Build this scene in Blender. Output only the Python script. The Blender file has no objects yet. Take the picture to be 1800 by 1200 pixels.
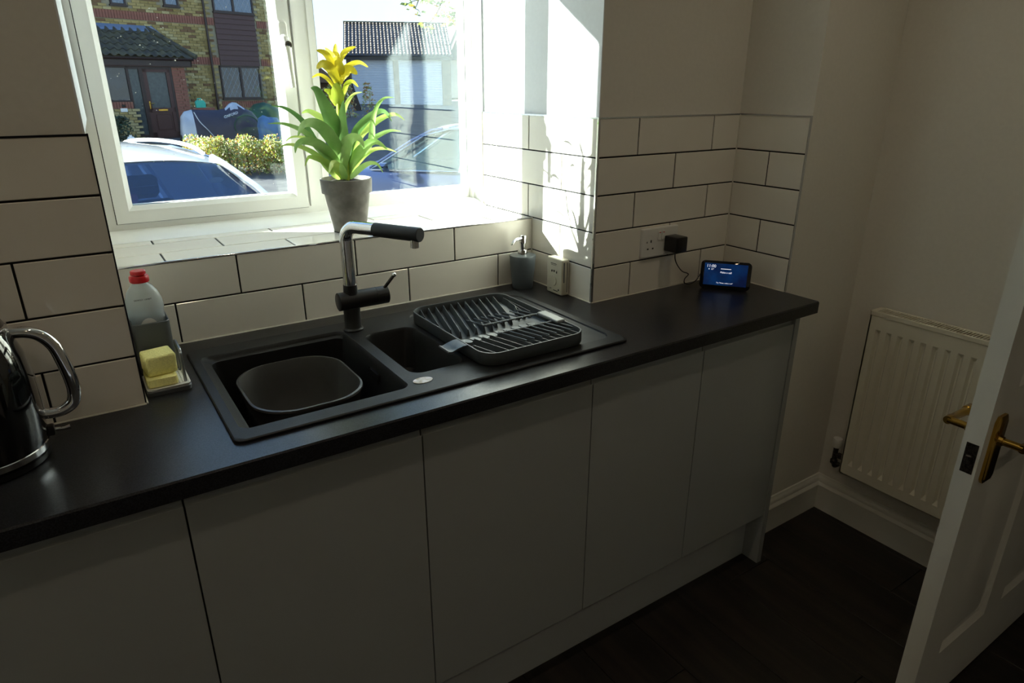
import bpy, bmesh, math, random
from mathutils import Vector, Matrix
random.seed(7)
PI = math.pi
SC = bpy.context.scene
COL = SC.collection

# ---------------------------------------------------------------- camera, sky, sun, exposure
cam = bpy.data.objects.new('camera', bpy.data.cameras.new('camera')); COL.objects.link(cam)
cam.location = (-0.4594, -1.6762, 1.4723)
cam.rotation_euler = (PI/2 - 0.3651, 0, -0.5849)
cam.data.sensor_width = 36; cam.data.lens = 1163.0/1800*36
cam.data.clip_start = 0.02; cam.data.clip_end = 300
SC.camera = cam
SUN_DIR = Vector((1, -0.66, -0.436)).normalized()
sl = bpy.data.lights.new('sun', 'SUN'); sl.energy = 35.0; sl.angle = math.radians(0.55); sl.color = (1, 0.97, 0.93)
so = bpy.data.objects.new('sun', sl); COL.objects.link(so)
so.rotation_euler = SUN_DIR.to_track_quat('-Z', 'Y').to_euler(); so.location = (-8, 6, 8)
W = bpy.data.worlds.new('sky'); SC.world = W; W.use_nodes = True
nt = W.node_tree; nt.nodes.clear()
wo = nt.nodes.new('ShaderNodeOutputWorld'); bg = nt.nodes.new('ShaderNodeBackground')
tc = nt.nodes.new('ShaderNodeTexCoord'); sx = nt.nodes.new('ShaderNodeSeparateXYZ'); cr = nt.nodes.new('ShaderNodeValToRGB')
cr.color_ramp.elements[0].position = 0.0; cr.color_ramp.elements[0].color = (0.80, 0.86, 0.93, 1)
cr.color_ramp.elements[1].position = 0.75; cr.color_ramp.elements[1].color = (0.20, 0.38, 0.80, 1)
e = cr.color_ramp.elements.new(0.18); e.color = (0.62, 0.76, 0.95, 1)
nt.links.new(tc.outputs['Generated'], sx.inputs[0]); nt.links.new(sx.outputs['Z'], cr.inputs[0])
nt.links.new(cr.outputs[0], bg.inputs[0]); bg.inputs[1].default_value = 1.6
nt.links.new(bg.outputs[0], wo.inputs[0])
SC.view_settings.view_transform = 'Standard'; SC.view_settings.look = 'None'
SC.view_settings.exposure = 0.4; SC.view_settings.gamma = 1.0; SC.view_settings.use_curve_mapping = False
SC.cycles.max_bounces = 10; SC.cycles.diffuse_bounces = 5; SC.cycles.glossy_bounces = 5
SC.cycles.transparent_max_bounces = 24; SC.cycles.transmission_bounces = 6
SC.cycles.sample_clamp_indirect = 6.0; SC.cycles.use_denoising = True
SC.cycles.caustics_reflective = True

# ---------------------------------------------------------------- materials
def lin(c):
    c = c.lstrip('#'); v = [int(c[i:i+2], 16)/255 for i in (0, 2, 4)]
    return tuple((x/12.92 if x <= .04045 else ((x+.055)/1.055)**2.4) for x in v) + (1,)
MATS = {}
def mat(name, col, rough=.5, metal=0, var=0.06, scale=30, bump=0, coat=0, emit=0, spec=.5, col2=None, sss=0, stretch=None):
    if name in MATS: return MATS[name]
    m = bpy.data.materials.new(name); m.use_nodes = True; t = m.node_tree
    b = t.nodes['Principled BSDF']
    b.inputs['Roughness'].default_value = rough; b.inputs['Metallic'].default_value = metal
    b.inputs['Specular IOR Level'].default_value = spec
    if coat: b.inputs['Coat Weight'].default_value = coat; b.inputs['Coat Roughness'].default_value = .04
    c = lin(col)
    co = t.nodes.new('ShaderNodeTexCoord'); mp = t.nodes.new('ShaderNodeMapping'); n = t.nodes.new('ShaderNodeTexNoise')
    n.inputs['Scale'].default_value = scale; n.inputs['Detail'].default_value = 4
    t.links.new(co.outputs['Object'], mp.inputs[0]); t.links.new(mp.outputs[0], n.inputs['Vector'])
    if stretch: mp.inputs['Scale'].default_value = stretch
    mx = t.nodes.new('ShaderNodeMix'); mx.data_type = 'RGBA'
    c2 = lin(col2) if col2 else tuple(max(0, x*(1-var*2)) for x in c[:3]) + (1,)
    mx.inputs['A'].default_value = c; mx.inputs['B'].default_value = c2
    r = t.nodes.new('ShaderNodeMapRange'); r.inputs['From Min'].default_value = .38; r.inputs['From Max'].default_value = .62
    t.links.new(n.outputs['Fac'], r.inputs[0]); t.links.new(r.outputs[0], mx.inputs['Factor'])
    t.links.new(mx.outputs['Result'], b.inputs['Base Color'])
    if bump:
        bp = t.nodes.new('ShaderNodeBump'); bp.inputs['Strength'].default_value = bump; bp.inputs['Distance'].default_value = .002
        t.links.new(n.outputs['Fac'], bp.inputs['Height']); t.links.new(bp.outputs[0], b.inputs['Normal'])
    if emit:
        t.links.new(mx.outputs['Result'], b.inputs['Emission Color']); b.inputs['Emission Strength'].default_value = emit
    if sss:   # thin leaf: light comes through
        tr = t.nodes.new('ShaderNodeBsdfTranslucent'); ms = t.nodes.new('ShaderNodeMixShader'); ms.inputs[0].default_value = sss
        t.links.new(mx.outputs['Result'], tr.inputs[0]); o = t.nodes['Material Output']
        t.links.new(b.outputs[0], ms.inputs[1]); t.links.new(tr.outputs[0], ms.inputs[2]); t.links.new(ms.outputs[0], o.inputs[0])
    MATS[name] = m; return m
def glass(name, tint='#ffffff', refl=1.0, rough=0.0, body=None, bodyf=0.0):
    m = bpy.data.materials.new(name); m.use_nodes = True; t = m.node_tree; t.nodes.clear()
    o = t.nodes.new('ShaderNodeOutputMaterial'); tr = t.nodes.new('ShaderNodeBsdfTransparent'); g = t.nodes.new('ShaderNodeBsdfGlossy')
    g.inputs['Roughness'].default_value = rough; tr.inputs[0].default_value = lin(tint)
    f = t.nodes.new('ShaderNodeFresnel'); f.inputs[0].default_value = 1.5
    ge = t.nodes.new('ShaderNodeNewGeometry'); mr = t.nodes.new('ShaderNodeMapRange')   # same reflectance from both sides of the face
    mr.inputs['To Min'].default_value = 1.5; mr.inputs['To Max'].default_value = 1/1.5
    t.links.new(ge.outputs['Backfacing'], mr.inputs[0]); t.links.new(mr.outputs[0], f.inputs[0])
    ge = t.nodes.new('ShaderNodeNewGeometry'); mr = t.nodes.new('ShaderNodeMapRange')   # same reflectance from both sides of the face
    mr.inputs['To Min'].default_value = 1.5; mr.inputs['To Max'].default_value = 1/1.5
    t.links.new(ge.outputs['Backfacing'], mr.inputs[0]); t.links.new(mr.outputs[0], f.inputs[0])
    mu = t.nodes.new('ShaderNodeMath'); mu.operation = 'MULTIPLY'; mu.inputs[1].default_value = refl; mu.use_clamp = True
    ms = t.nodes.new('ShaderNodeMixShader')
    t.links.new(f.outputs[0], mu.inputs[0]); t.links.new(mu.outputs[0], ms.inputs[0])
    a = tr.outputs[0]
    if body:
        d = t.nodes.new('ShaderNodeBsdfDiffuse'); d.inputs[0].default_value = lin(body)
        m2 = t.nodes.new('ShaderNodeMixShader'); m2.inputs[0].default_value = bodyf
        t.links.new(tr.outputs[0], m2.inputs[1]); t.links.new(d.outputs[0], m2.inputs[2]); a = m2.outputs[0]
    t.links.new(a, ms.inputs[1]); t.links.new(g.outputs[0], ms.inputs[2]); t.links.new(ms.outputs[0], o.inputs[0])
    MATS[name] = m; return m

M = dict(
 tile=mat('tile_ceramic', '#efe9dd', .12, var=.015, scale=6, spec=.5),
 grout=mat('dark_grout', '#0e0c0b', .9, var=.2, scale=200),
 paint=mat('wall_paint', '#e4dfd4', .85, var=.012, scale=90, bump=.15),
 reveal=mat('reveal_paint', '#eceef0', .7, var=.01, scale=90, bump=.1),
 ceil=mat('ceiling_paint', '#ecebe6', .9, var=.01),
 upvc=mat('white_upvc', '#f1f0ec', .3, var=.01, scale=4),
 gasket=mat('rubber_gasket', '#20211f', .7),
 chrome=mat('chrome', '#e4e4e6', .07, metal=1, var=.01),
 trimm=mat('trim_metal', '#cfd2d6', .2, metal=1, var=.03),
 darktrim=mat('dark_trim', '#1e1c24', .3, metal=.6),
 silicone=mat('silicone', '#d8d2c4', .35, var=.02),
 worktop=mat('worktop_laminate', '#101011', .28, var=.1, scale=420, col2='#2b2b2f', bump=.05, spec=.4),
 sink=mat('granite_composite', '#1d1e1f', .5, var=.1, scale=500, bump=.12, spec=.35),
 bowl=mat('washing_up_plastic', '#4c4b49', .38, var=.04),
 rack=mat('rack_plastic', '#43494c', .4, var=.05),
 tapblack=mat('matt_black', '#1b1b1c', .42, var=.03),
 hose=mat('rubber_grip', '#23252a', .5),
 door=mat('gloss_cabinet', '#a0a3a1', .08, var=.008, scale=3, spec=.5),
 carc=mat('carcass_board', '#8b8a84', .5),
 plinth=mat('plinth_board', '#b4b7b6', .3, var=.01),
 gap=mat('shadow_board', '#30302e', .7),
 woodfl=mat('floor_plank', '#2a221c', .42, var=.3, scale=5, col2='#171310', bump=.25, stretch=(8, .5, 8)),
 gloss=mat('gloss_white_paint', '#e9e6db', .28, var=.015, scale=12, bump=.06),
 rad=mat('radiator_enamel', '#eae3cf', .3, var=.01),
 brass=mat('brass', '#c9a24c', .18, metal=1, var=.06),
 wire=mat('wire_metal', '#8a8d90', .3, metal=.7, var=.03),
 steel=mat('worn_steel', '#55504a', .45, metal=.8, var=.3, scale=200),
 white=mat('white_plastic', '#e8e6e0', .3, var=.01),
 cream=mat('cream_plastic', '#d9d2bd', .4, var=.02),
 black=mat('black_plastic', '#0d0d0e', .3, var=.02),
 kblack=mat('kettle_enamel', '#08090b', .06, var=.02, coat=1),
 grey=mat('grey_plastic', '#5b6266', .38, var=.03),
 dgrey=mat('dark_grey_plastic', '#55585a', .45, var=.03),
 clip=mat('clip_plastic', '#8f9496', .4),
 red=mat('red_cap', '#c4161c', .35, var=.03),
 sponge=mat('yellow_sponge', '#fff7a6', .95, var=.05, scale=300, bump=1.0),
 pot=mat('grey_pot', '#8f8b84', .85, var=.1, scale=25, bump=.3, col2='#77736c'),
 soil=mat('soil', '#2d2018', .95, var=.3, bump=1),
 leaf=mat('leaf_green', '#84a858', .35, var=.12, scale=18, sss=.45, col2='#9dbb6e'),
 leafd=mat('leaf_dark', '#5e8745', .33, var=.12, scale=18, sss=.4, col2='#769c55'),
 leafl=mat('leaf_lime', '#bccc6a', .36, var=.12, scale=18, sss=.5, col2='#a2bf5c'),
 bract=mat('yellow_bract', '#dcc832', .4, var=.1, scale=20, sss=.35, col2='#c2b42a'),
 bractg=mat('green_yellow_bract', '#b9bd30', .4, var=.1, scale=14, sss=.35, col2='#93a838'),
 screen=mat('screen_blue', '#0b3c78', .2, var=.3, scale=14, col2='#0a1d4d', emit=.25),
 screent=mat('screen_text', '#d8dde6', .4, emit=.9),
 ink=mat('print_ink', '#3a3a38', .6),
 fabric=mat('speaker_fabric', '#17181a', .9, var=.3, scale=600),
 sticker=mat('sticker_label', '#e8e0dc', .25, var=.1, scale=60, col2='#b9a98a'),
 bottle=glass('bottle_plastic', '#eef4f4', 1.0, .12, '#eef4f4', .42),
 liquid=glass('bottle_liquid', '#d4e2e4', 1.0, .05, '#c8d8dc', .4),
 pane=glass('window_glass', '#f7fbfa', 1.0, 0.0),
)

# ---------------------------------------------------------------- mesh builder
class B:
    def __init__(s): s.b = bmesh.new(); s.mi = 0
    def m(s, i): s.mi = i; return s
    def face(s, pts):
        f = s.b.faces.new([s.b.verts.new(p) for p in pts]); f.material_index = s.mi; return f
    def box(s, x0, x1, y0, y1, z0, z1, bev=0, seg=1):
        if x0 > x1: x0, x1 = x1, x0
        if y0 > y1: y0, y1 = y1, y0
        if z0 > z1: z0, z1 = z1, z0
        v = [s.b.verts.new((x, y, z)) for x in (x0, x1) for y in (y0, y1) for z in (z0, z1)]
        fs = [s.b.faces.new([v[i] for i in q]) for q in ((0,1,3,2),(4,6,7,5),(0,4,5,1),(2,3,7,6),(0,2,6,4),(1,5,7,3))]
        for f in fs: f.material_index = s.mi
        if bev:
            ed = list({e for f in fs for e in f.edges})
            r = bmesh.ops.bevel(s.b, geom=ed, offset=bev, segments=seg, affect='EDGES', profile=.5)
            for f in r['faces']: f.material_index = s.mi
        return s
    def loft(s, loops, cap0=True, cap1=True, closed=True):
        vs = [[s.b.verts.new(p) for p in L] for L in loops]; n = len(vs[0])
        for a, b in zip(vs, vs[1:]):
            for i in range(n if closed else n-1):
                j = (i+1) % n
                f = s.b.faces.new((a[i], a[j], b[j], b[i])); f.material_index = s.mi
        if cap0: s.b.faces.new(vs[0][::-1]).material_index = s.mi
        if cap1: s.b.faces.new(vs[-1]).material_index = s.mi
        return s
    def cyl(s, p0, p1, r0, r1=None, seg=24, caps=True):
        r1 = r0 if r1 is None else r1
        return s.tube([p0, p1], [r0, r1], seg, caps)
    def tube(s, pts, r, seg=12, caps=True):
        pts = [Vector(p) for p in pts]; n = len(pts)
        if not isinstance(r, (list, tuple)): r = [r]*n
        up = None; loops = []
        for i, p in enumerate(pts):
            d = (pts[min(i+1, n-1)] - pts[max(i-1, 0)]).normalized()
            if up is None:
                up = Vector((0, 0, 1)) if abs(d.z) < .9 else Vector((1, 0, 0))
            a = (up - d*up.dot(d)).normalized(); up = a; b = d.cross(a)
            loops.append([p + (a*math.cos(t)+b*math.sin(t))*r[i] for t in [2*PI*k/seg for k in range(seg)]])
        return s.loft(loops, caps, caps)
    def lathe(s, c, prof, seg=32, cap0=True, cap1=True):
        return s.loft([[(c[0]+r*math.cos(2*PI*k/seg), c[1]+r*math.sin(2*PI*k/seg), c[2]+z) for k in range(seg)] for r, z in prof], cap0, cap1)
    def ball(s, c, r, seg=12, squash=1):
        n = seg//2
        return s.lathe(c, [(max(1e-4, r*math.sin(PI*i/n)), -r*squash*math.cos(PI*i/n)) for i in range(n+1)], seg)
    def prism(s, pts, vec):
        vec = Vector(vec); a = [Vector(p) for p in pts]
        return s.loft([a, [p+vec for p in a]])
    def xf(s, mtx): bmesh.ops.transform(s.b, matrix=mtx, verts=s.b.verts); return s
    def build(s, name, mats, parent=None, smooth=35, org=None, **props):
        me = bpy.data.meshes.new(name)
        bmesh.ops.remove_doubles(s.b, verts=s.b.verts, dist=1e-6)
        bmesh.ops.recalc_face_normals(s.b, faces=s.b.faces)
        if parent is not None: o0 = ORG.get(parent.name, Vector((0, 0, 0)))
        elif org is None and props.get('kind') != 'structure':
            vs = [v.co for v in s.b.verts]
            lo = Vector([min(v[i] for v in vs) for i in range(3)]); hi = Vector([max(v[i] for v in vs) for i in range(3)])
            o0 = Vector(((lo.x+hi.x)/2, (lo.y+hi.y)/2, lo.z))
        else: o0 = Vector(org or (0, 0, 0))
        if o0.length: bmesh.ops.translate(s.b, vec=-o0, verts=s.b.verts)
        s.b.to_mesh(me); s.b.free()
        for mm in (mats if isinstance(mats, (list, tuple)) else [mats]): me.materials.append(mm)
        if smooth:
            me.shade_smooth(); me.set_sharp_from_angle(angle=math.radians(smooth))
        o = bpy.data.objects.new(name, me); COL.objects.link(o)
        if parent is None: o.location = o0
        else: o.parent = parent
        ORG[o.name] = o0 if parent is None else ORG.get(parent.name, Vector((0, 0, 0)))
        for k, v in props.items(): o[k] = v
        return o
ORG = {}
def thing(name, label, cat, loc, group=None):
    o = bpy.data.objects.new(name, None); COL.objects.link(o); o.empty_display_size = .05
    o.location = loc; ORG[o.name] = Vector(loc); o['label'] = label; o['category'] = cat
    if group: o['group'] = group
    return o
def struct(name, loc=(0, 0, 0)):
    o = bpy.data.objects.new(name, None); COL.objects.link(o); o.location = loc; ORG[o.name] = Vector(loc); o['kind'] = 'structure'; return o
def rrect(x0, x1, y0, y1, r, z, n=5):
    out = []
    for cx, cy, a in ((x1-r, y1-r, 0), (x0+r, y1-r, PI/2), (x0+r, y0+r, PI), (x1-r, y0+r, 3*PI/2)):
        for k in range(n+1):
            t = a + PI/2*k/n; out.append((cx+r*math.cos(t), cy+r*math.sin(t), z))
    return out
def smoothpath(pts, k=6):
    P = [Vector(p) for p in pts]; out = []
    for i in range(len(P)-1):
        p0 = P[max(i-1, 0)]; p1 = P[i]; p2 = P[i+1]; p3 = P[min(i+2, len(P)-1)]
        for j in range(k):
            t = j/k
            out.append(.5*((2*p1)+(-p0+p2)*t+(2*p0-5*p1+4*p2-p3)*t*t+(-p0+3*p1-3*p2+p3)*t**3))
    out.append(P[-1]); return out
def text(body, size, mtx, parent, m, name='lettering', depth=.0002):
    cu = bpy.data.curves.new(name, 'FONT'); cu.body = body; cu.size = size; cu.extrude = depth; cu.align_x = 'CENTER'; cu.align_y = 'CENTER'
    cu.resolution_u = 3
    tmp = bpy.data.objects.new('tmp', cu); COL.objects.link(tmp)
    dg = bpy.context.evaluated_depsgraph_get(); me = bpy.data.meshes.new_from_object(tmp.evaluated_get(dg))
    bpy.data.objects.remove(tmp); bpy.data.curves.remove(cu)
    me.transform(mtx); o0 = ORG.get(parent.name, Vector((0, 0, 0))); me.transform(Matrix.Translation(-o0))
    me.materials.clear(); me.materials.append(m)
    o = bpy.data.objects.new(name, me); COL.objects.link(o); o.parent = parent; ORG[o.name] = o0; return o
def frame_mtx(c, u, v):
    u = Vector(u).normalized(); v = Vector(v).normalized(); n = u.cross(v)
    return Matrix(((u.x, v.x, n.x, c[0]), (u.y, v.y, n.y, c[1]), (u.z, v.z, n.z, c[2]), (0, 0, 0, 1)))

# ---------------------------------------------------------------- room shell
XL, XR, PR, PL, XI, YE = -.412, .725, -.2957, -.318, 1.283, -.5316
WX = 1.67
ZB, YW = 2.4, .46
PT = .008          # plaster sits this far behind the tile faces
floor = struct('floor')
B().box(-2.5, 3.0, -3.6, .36, -.12, -.012).build('subfloor', M['gap'], floor)
pc = {}
def plank_mesh(L, Wd):
    k = (round(L, 3), round(Wd, 3))
    if k not in pc:
        b = B(); b.box(-Wd/2+.0008, Wd/2-.0008, 0, L-.0016, -.012, 0, .0012); o = b.build('plank', M['woodfl']); pc[k] = o.data
        ORG.pop(o.name, 0); bpy.data.objects.remove(o)
    return pc[k]
for i in range(15):
    x = .02+.19*i
    y = -3.4 + (i*.47) % 1.25
    while y < -.3:
        y2 = min(y+1.22, -.05)
        if y2-y > .1:
            o = bpy.data.objects.new('plank', plank_mesh(y2-y, .19)); COL.objects.link(o); o.parent = floor
            o.location = (x, y, .002*0)
            # mesh was centred on its own base; put it back
            o.location = (x, (y+y2)/2, -.012)
        y = y2
B().box(-2.5, 3.0, -3.6, .36, ZB, ZB+.1).build('ceiling', M['ceil'], kind='structure')
B().box(-2.5, -2.4, -3.6, .36, 0, ZB).build('wall_left', M['paint'], kind='structure')
B().box(-2.5, 3.0, -3.7, -3.6, 0, ZB).build('wall_back', M['paint'], kind='structure')
wf = struct('wall_front')
B().box(XL-.02, XR+.02, PT, YW, -.01, 1.1-PT).build('apron', M['paint'], wf)
B().box(XL-.3, XR+.3, PR+PT, YW, 2.06, ZB).build('lintel', M['paint'], wf)
wpl = struct('wall_pier_left')
b = B(); b.prism([(-2.4, PL+PT, 1.399), (XL-PT*.5, PL+PT, 1.399), (-.384, .36, 1.399), (-.376, YW, 1.399), (-2.4, YW, 1.399)], (0, 0, ZB-1.399))
b.prism([(-2.4, PL+PT, 0), (XL-PT, PL+PT, 0), (XL-PT, .34, 0), (-.384, .37, 0), (-.376, YW, 0), (-2.4, YW, 0)], (0, 0, 1.399))
b.build('plaster', [M['paint']], wpl)
wpr = struct('wall_pier_right')
B().box(XR+PT, XI+.4, PR+PT, YW, 0, ZB).build('plaster', M['paint'], wpr)
# bright white painted reveal skins
B().prism([(XL-PT*.5, PL+PT, 0), (-.384, .36, 0), (-.385, .361, 0), (XL-PT*.5-.003, PL+PT, 0)], (0, 0, ZB-1.401)).xf(Matrix.Translation((0.0005, -.0005, 1.401))).build('reveal_left', M['reveal'], wpl)
B().box(XR+PT-.002, XR+PT+.001, PR+PT-.0005, .36, 1.40, 2.06).build('reveal_right', M['reveal'], wpr)
wre = struct('wall_return')
B().box(XI+PT, WX+.1, YE, PR+PT+.02, 0, ZB).build('plaster', M['paint'], wre)
B().box(WX, WX+.1, -1.14, YE+.02, 0, ZB).build('wall_right', M['paint'], kind='structure')
B().box(WX, WX+.1, -1.98, -1.14, 2.05, ZB).build('wall_right_lintel', M['paint'], kind='structure')
B().box(WX, WX+.1, -3.6, -1.98, 0, ZB).build('wall_right_rear', M['paint'], kind='structure')
B().box(2.9, 3.0, -3.6, YE, 0, ZB).build('wall_hall', M['paint'], kind='structure')
B().box(WX+.1, 3.0, -1.0, -.9, 0, ZB).build('wall_hall_side', M['paint'], kind='structure')
# door lining
b = B(); b.box(WX-.012, WX+.112, -1.16, -1.14, 0, 2.05); b.box(WX-.012, WX+.112, -1.98, -1.96, 0, 2.05); b.box(WX-.012, WX+.112, -1.96, -1.16, 2.03, 2.05)
b.build('trim_1', M['gloss'], kind='structure')

# tiles
tc_ = {}
def tile_mesh(w, h):
    k = (round(w, 3), round(h, 3))
    if k not in tc_:
        b = B(); t = .006; e = .0013
        L0 = [(0, 0, 0), (w, 0, 0), (w, 0, h), (0, 0, h)]
        L1 = [(0, -t+e*.7, 0), (w, -t+e*.7, 0), (w, -t+e*.7, h), (0, -t+e*.7, h)]
        L2 = [(e, -t, e), (w-e, -t, e), (w-e, -t, h-e), (e, -t, h-e)]
        b.loft([L0, L1, L2]); o = b.build('tile', M['tile'], org=(0, 0, 0), smooth=0); tc_[k] = o.data
        bpy.data.objects.remove(o)
    return tc_[k]
G = .0040
def tile_row(parent, mtx, u0, u1, v0, v1, joints, minw=.03):
    js = [u0] + [j for j in joints if u0+minw < j < u1-minw] + [u1]
    for a, c in zip(js, js[1:]):
        a2 = a + (G/2 if a != u0 else .0006); c2 = c - (G/2 if c != u1 else .0006)
        o = bpy.data.objects.new('tile', tile_mesh(c2-a2, v1-v0-G)); COL.objects.link(o); o.parent = parent
        o.matrix_local = mtx @ Matrix.Translation((a2, 0, v0+G/2)) @ Matrix.Rotation(random.uniform(-.0006, .0006), 4, 'Z')
def jl(a, step=.3, lo=-9, hi=9): return [a+step*k for k in range(-30, 30)]
# frames: local +X=u, local -Y = outwards, local Z=v ; back of tile lies .006 behind the face plane
def F(x, y, z, rz=0, rx=0): return Matrix.Translation((x, y, z)) @ Matrix.Rotation(rz, 4, 'Z') @ Matrix.Rotation(rx, 4, 'X')
T = .006
Z0 = .9
# apron
fr = F(0, T, Z0)
tile_row(wf, fr, XL, XR, 0, .1, jl(0)); tile_row(wf, fr, XL, XR, .1, .2, jl(.15))
B().box(XL, XR, T-.003, PT+.001, Z0, 1.0985).build('grout', M['grout'], wf)
# left pier
fr = F(0, PL+T, Z0)
for r in range(5): tile_row(wpl, fr, -2.39, XL, r*.1, r*.1+.1, jl(XL-.149 if r % 2 == 0 else XL-.299))
B().box(-2.39, XL-.0005, PL+T-.003, PL+PT+.001, Z0, 1.3985).build('grout', M['grout'], wpl)
# left reveal tiles below 1.4
fr = F(XL-T, PL, Z0, PI/2)
for r in range(5): tile_row(wpl, fr, 0.001, abs(PL) if r < 2 else .66, r*.1, r*.1+.1, jl(.14 if r % 2 else .29))
B().box(XL-PT-.001, XL-T+.003, PL+.001, .285, Z0, 1.3985).build('grout', M['grout'], wpl)
# right niche side: u runs towards the camera from the window
fr = F(XR+T, .29, Z0, -PI/2)
for r in range(5):
    u0 = .29 if r < 2 else 0
    tile_row(wpr, fr, u0, .29-PR-.001, r*.1, r*.1+.1, jl(.29-.022 if r % 2 == 0 else .29-.158))
B().box(XR+T-.003, XR+PT+.001, PR+.001, .288, Z0, 1.3985).build('grout', M['grout'], wpr)
# right pier front
fr = F(0, PR+T, Z0)
for r in range(5): tile_row(wpr, fr, XR, XI, r*.1, r*.1+.1, jl(.870 if r % 2 == 0 else 1.02))
B().box(XR+.0005, XI+.01, PR+T-.003, PR+PT+.001, Z0, 1.3985).build('grout', M['grout'], wpr)
# return wall
fr = F(XI+T, PR, Z0, -PI/2)
for r in range(5): tile_row(wre, fr, 0, PR-YE, r*.1, r*.1+.1, [] if r % 2 == 0 else [PR+.414])
B().box(XI+T-.003, XI+PT+.001, YE+.001, PR+.001, Z0, 1.3985).build('grout', M['grout'], wre)
# sill
sill = struct('wall_front_sill')
fr = F(0, 0, 1.1-T, 0, -PI/2)
tile_row(sill, fr, XL, XR, .001, .107, jl(-.002)); tile_row(sill, fr, XL, XR, .107, .224, jl(.145)); tile_row(sill, fr, XL, XR, .224, .30, jl(-.002))
B().box(XL, XR, .001, .30, 1.1-PT-.001, 1.1-T+.003).build('grout', M['grout'], sill)

# metal trims and silicone
b = B(); b.box(XL, XR, -.0012, .0045, 1.0955, 1.1015, .0024, 4); b.build('trim_2', M['chrome'], kind='structure')
b = B(); b.box(XR-.0015, XR+.006, PR-.0015, PR+.006, Z0, 1.402, .001); b.build('trim_3', M['chrome'], kind='structure')
b = B(); b.box(XL-.002, XL+.0005, PL-.0005, PL+.004, Z0, 1.402); b.box(-2.39, XL, PL-.0008, PL+.006, 1.3985, 1.4015); b.build('trim_4', M['darktrim'], kind='structure')
b = B(); b.box(XR, XI, PR-.0008, PR+.006, 1.398, 1.4022); b.box(XR-.0008, XR+.006, PR, .30, 1.398, 1.4022); b.box(XI-.0008, XI+.006, YE, PR, 1.398, 1.4022)
b.build('trim_5', M['trimm'], kind='structure')
b = B(); b.box(XI-.0006, XI+.0075, YE-.0012, YE+.0008, Z0, 1.402); b.build('trim_6', M['trimm'], kind='structure')
def bead(p, q, r=.0025): return B().cyl(p, q, r, seg=8)
b = B()
for p, q in (((XL, -.001, Z0), (XR, -.001, Z0)), ((-2.3, PL-.001, Z0), (XL, PL-.001, Z0)), ((XR-.001, 0, Z0), (XR-.001, PR, Z0)), ((XR, PR-.001, Z0), (XI, PR-.001, Z0)), ((XI-.001, PR, Z0), (XI-.001, YE, Z0)), ((XL+.001, 0, Z0), (XL+.001, PL, Z0))):
    b.cyl(p, q, .0028, seg=8)
b.build('trim_7', M['silicone'], kind='structure')
b = B()
for z in (.9, 1.0, 1.1, 1.2, 1.3):
    pass
b.cyl((XI-.0005, PR-.0005, Z0), (XI-.0005, PR-.0005, 1.4), .0022, seg=8); b.cyl((XR-.0005, -.0005, Z0), (XR-.0005, -.0005, 1.1), .0022, seg=8)
b.build('trim_8', M['silicone'], kind='structure')
# skirting boards (moulded profile), parallel to the window wall and along the radiator wall
def skirt(name, p0, p1, inward):
    prof = [(0, 0), (.015, 0), (.015, .092), (.0165, .097), (.014, .103), (.0095, .108), (.0105, .116), (.0075, .126), (.004, .131), (.004, .136), (0, .138)]
    p0 = Vector(p0); p1 = Vector(p1); n = Vector(inward)
    L = [[p + n*a + Vector((0, 0, z)) for a, z in prof] for p in (p0, p1)]
    b = B(); b.loft(L); return b.build(name, M['gloss'], kind='structure')
skirt('baseboard_front', (XI-.05, YE, 0), (WX-.0, YE, 0), (0, -1, 0))
skirt('baseboard_right', (WX, YE, 0), (WX, -1.14, 0), (-1, 0, 0))

# ---------------------------------------------------------------- window
win = struct('window_1')  # most window x and z values scaled about the camera when set deeper
def ring(b, x0, x1, z0, z1, w, y0, y1, slope=0, n=None):
    """mitred frame ring with an inner bevelled step"""
    def L(i, y): return [(x0+i, y, z0+i), (x1-i, y, z0+i), (x1-i, y, z1-i), (x0+i, y, z1-i)]
    b.loft([L(0, y1), L(0, y0), L(w-slope, y0), L(w, y0+slope*.9), L(w, y1)], False, False)
    b.loft([L(w, y1), L(0, y1)], False, False)
b = B(); ring(b, -.398, .765, 1.1175, 2.12, .041, .358, .395)
b.box(.127, .217, .359, .392, 1.145, 2.09)
b.build('frame', M['upvc'], win, smooth=20)
b = B(); ring(b, -.366, .1433, 1.137, 2.075, .044, .347, .395, .012); b.build('sash', M['upvc'], win, smooth=20)
b = B(); ring(b, -.3678, .1458, 1.1346, 2.077, .004, .3570, .361); b.build('sash_seal', M['gasket'], win, smooth=20)
b = B(); ring(b, .169, .7655, 1.104, 2.09, .053, .362, .392, .015); b.build('glazing_bead', M['upvc'], win, smooth=20)
b = B(); b.box(.150, .156, .3465, .359, 1.14, 2.06); b.box(.196, .200, .357, .360, 1.15, 2.06); b.build('mullion_bead', M['upvc'], win, smooth=0)
b = B(); ring(b, .219, .7155, 1.154, 2.04, .004, .3745, .376)
ring(b, -.325, .1023, 1.178, 2.034, .004, .368, .370); b.build('gasket', M['gasket'], win, smooth=20)
b = B(); b.box(.7165, XR+.004, .289, .361, 1.1, 2.06, .002); b.box(.711, .718, .335, .361, 1.1, 2.06, .002); b.build('jamb_trim', M['upvc'], win, smooth=20)
def pane(x0, x1, z0, z1, y):
    b = B(); b.box(x0, x1, y, y+.004, z0, z1); b.build('glass_pane', M['pane'], win, smooth=0)
pane(-.33, .106, 1.173, 2.04, .372); pane(-.33, .106, 1.173, 2.04, .386)
pane(.216, .72, 1.150, 2.045, .374); pane(.216, .72, 1.150, 2.045, .387)
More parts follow.
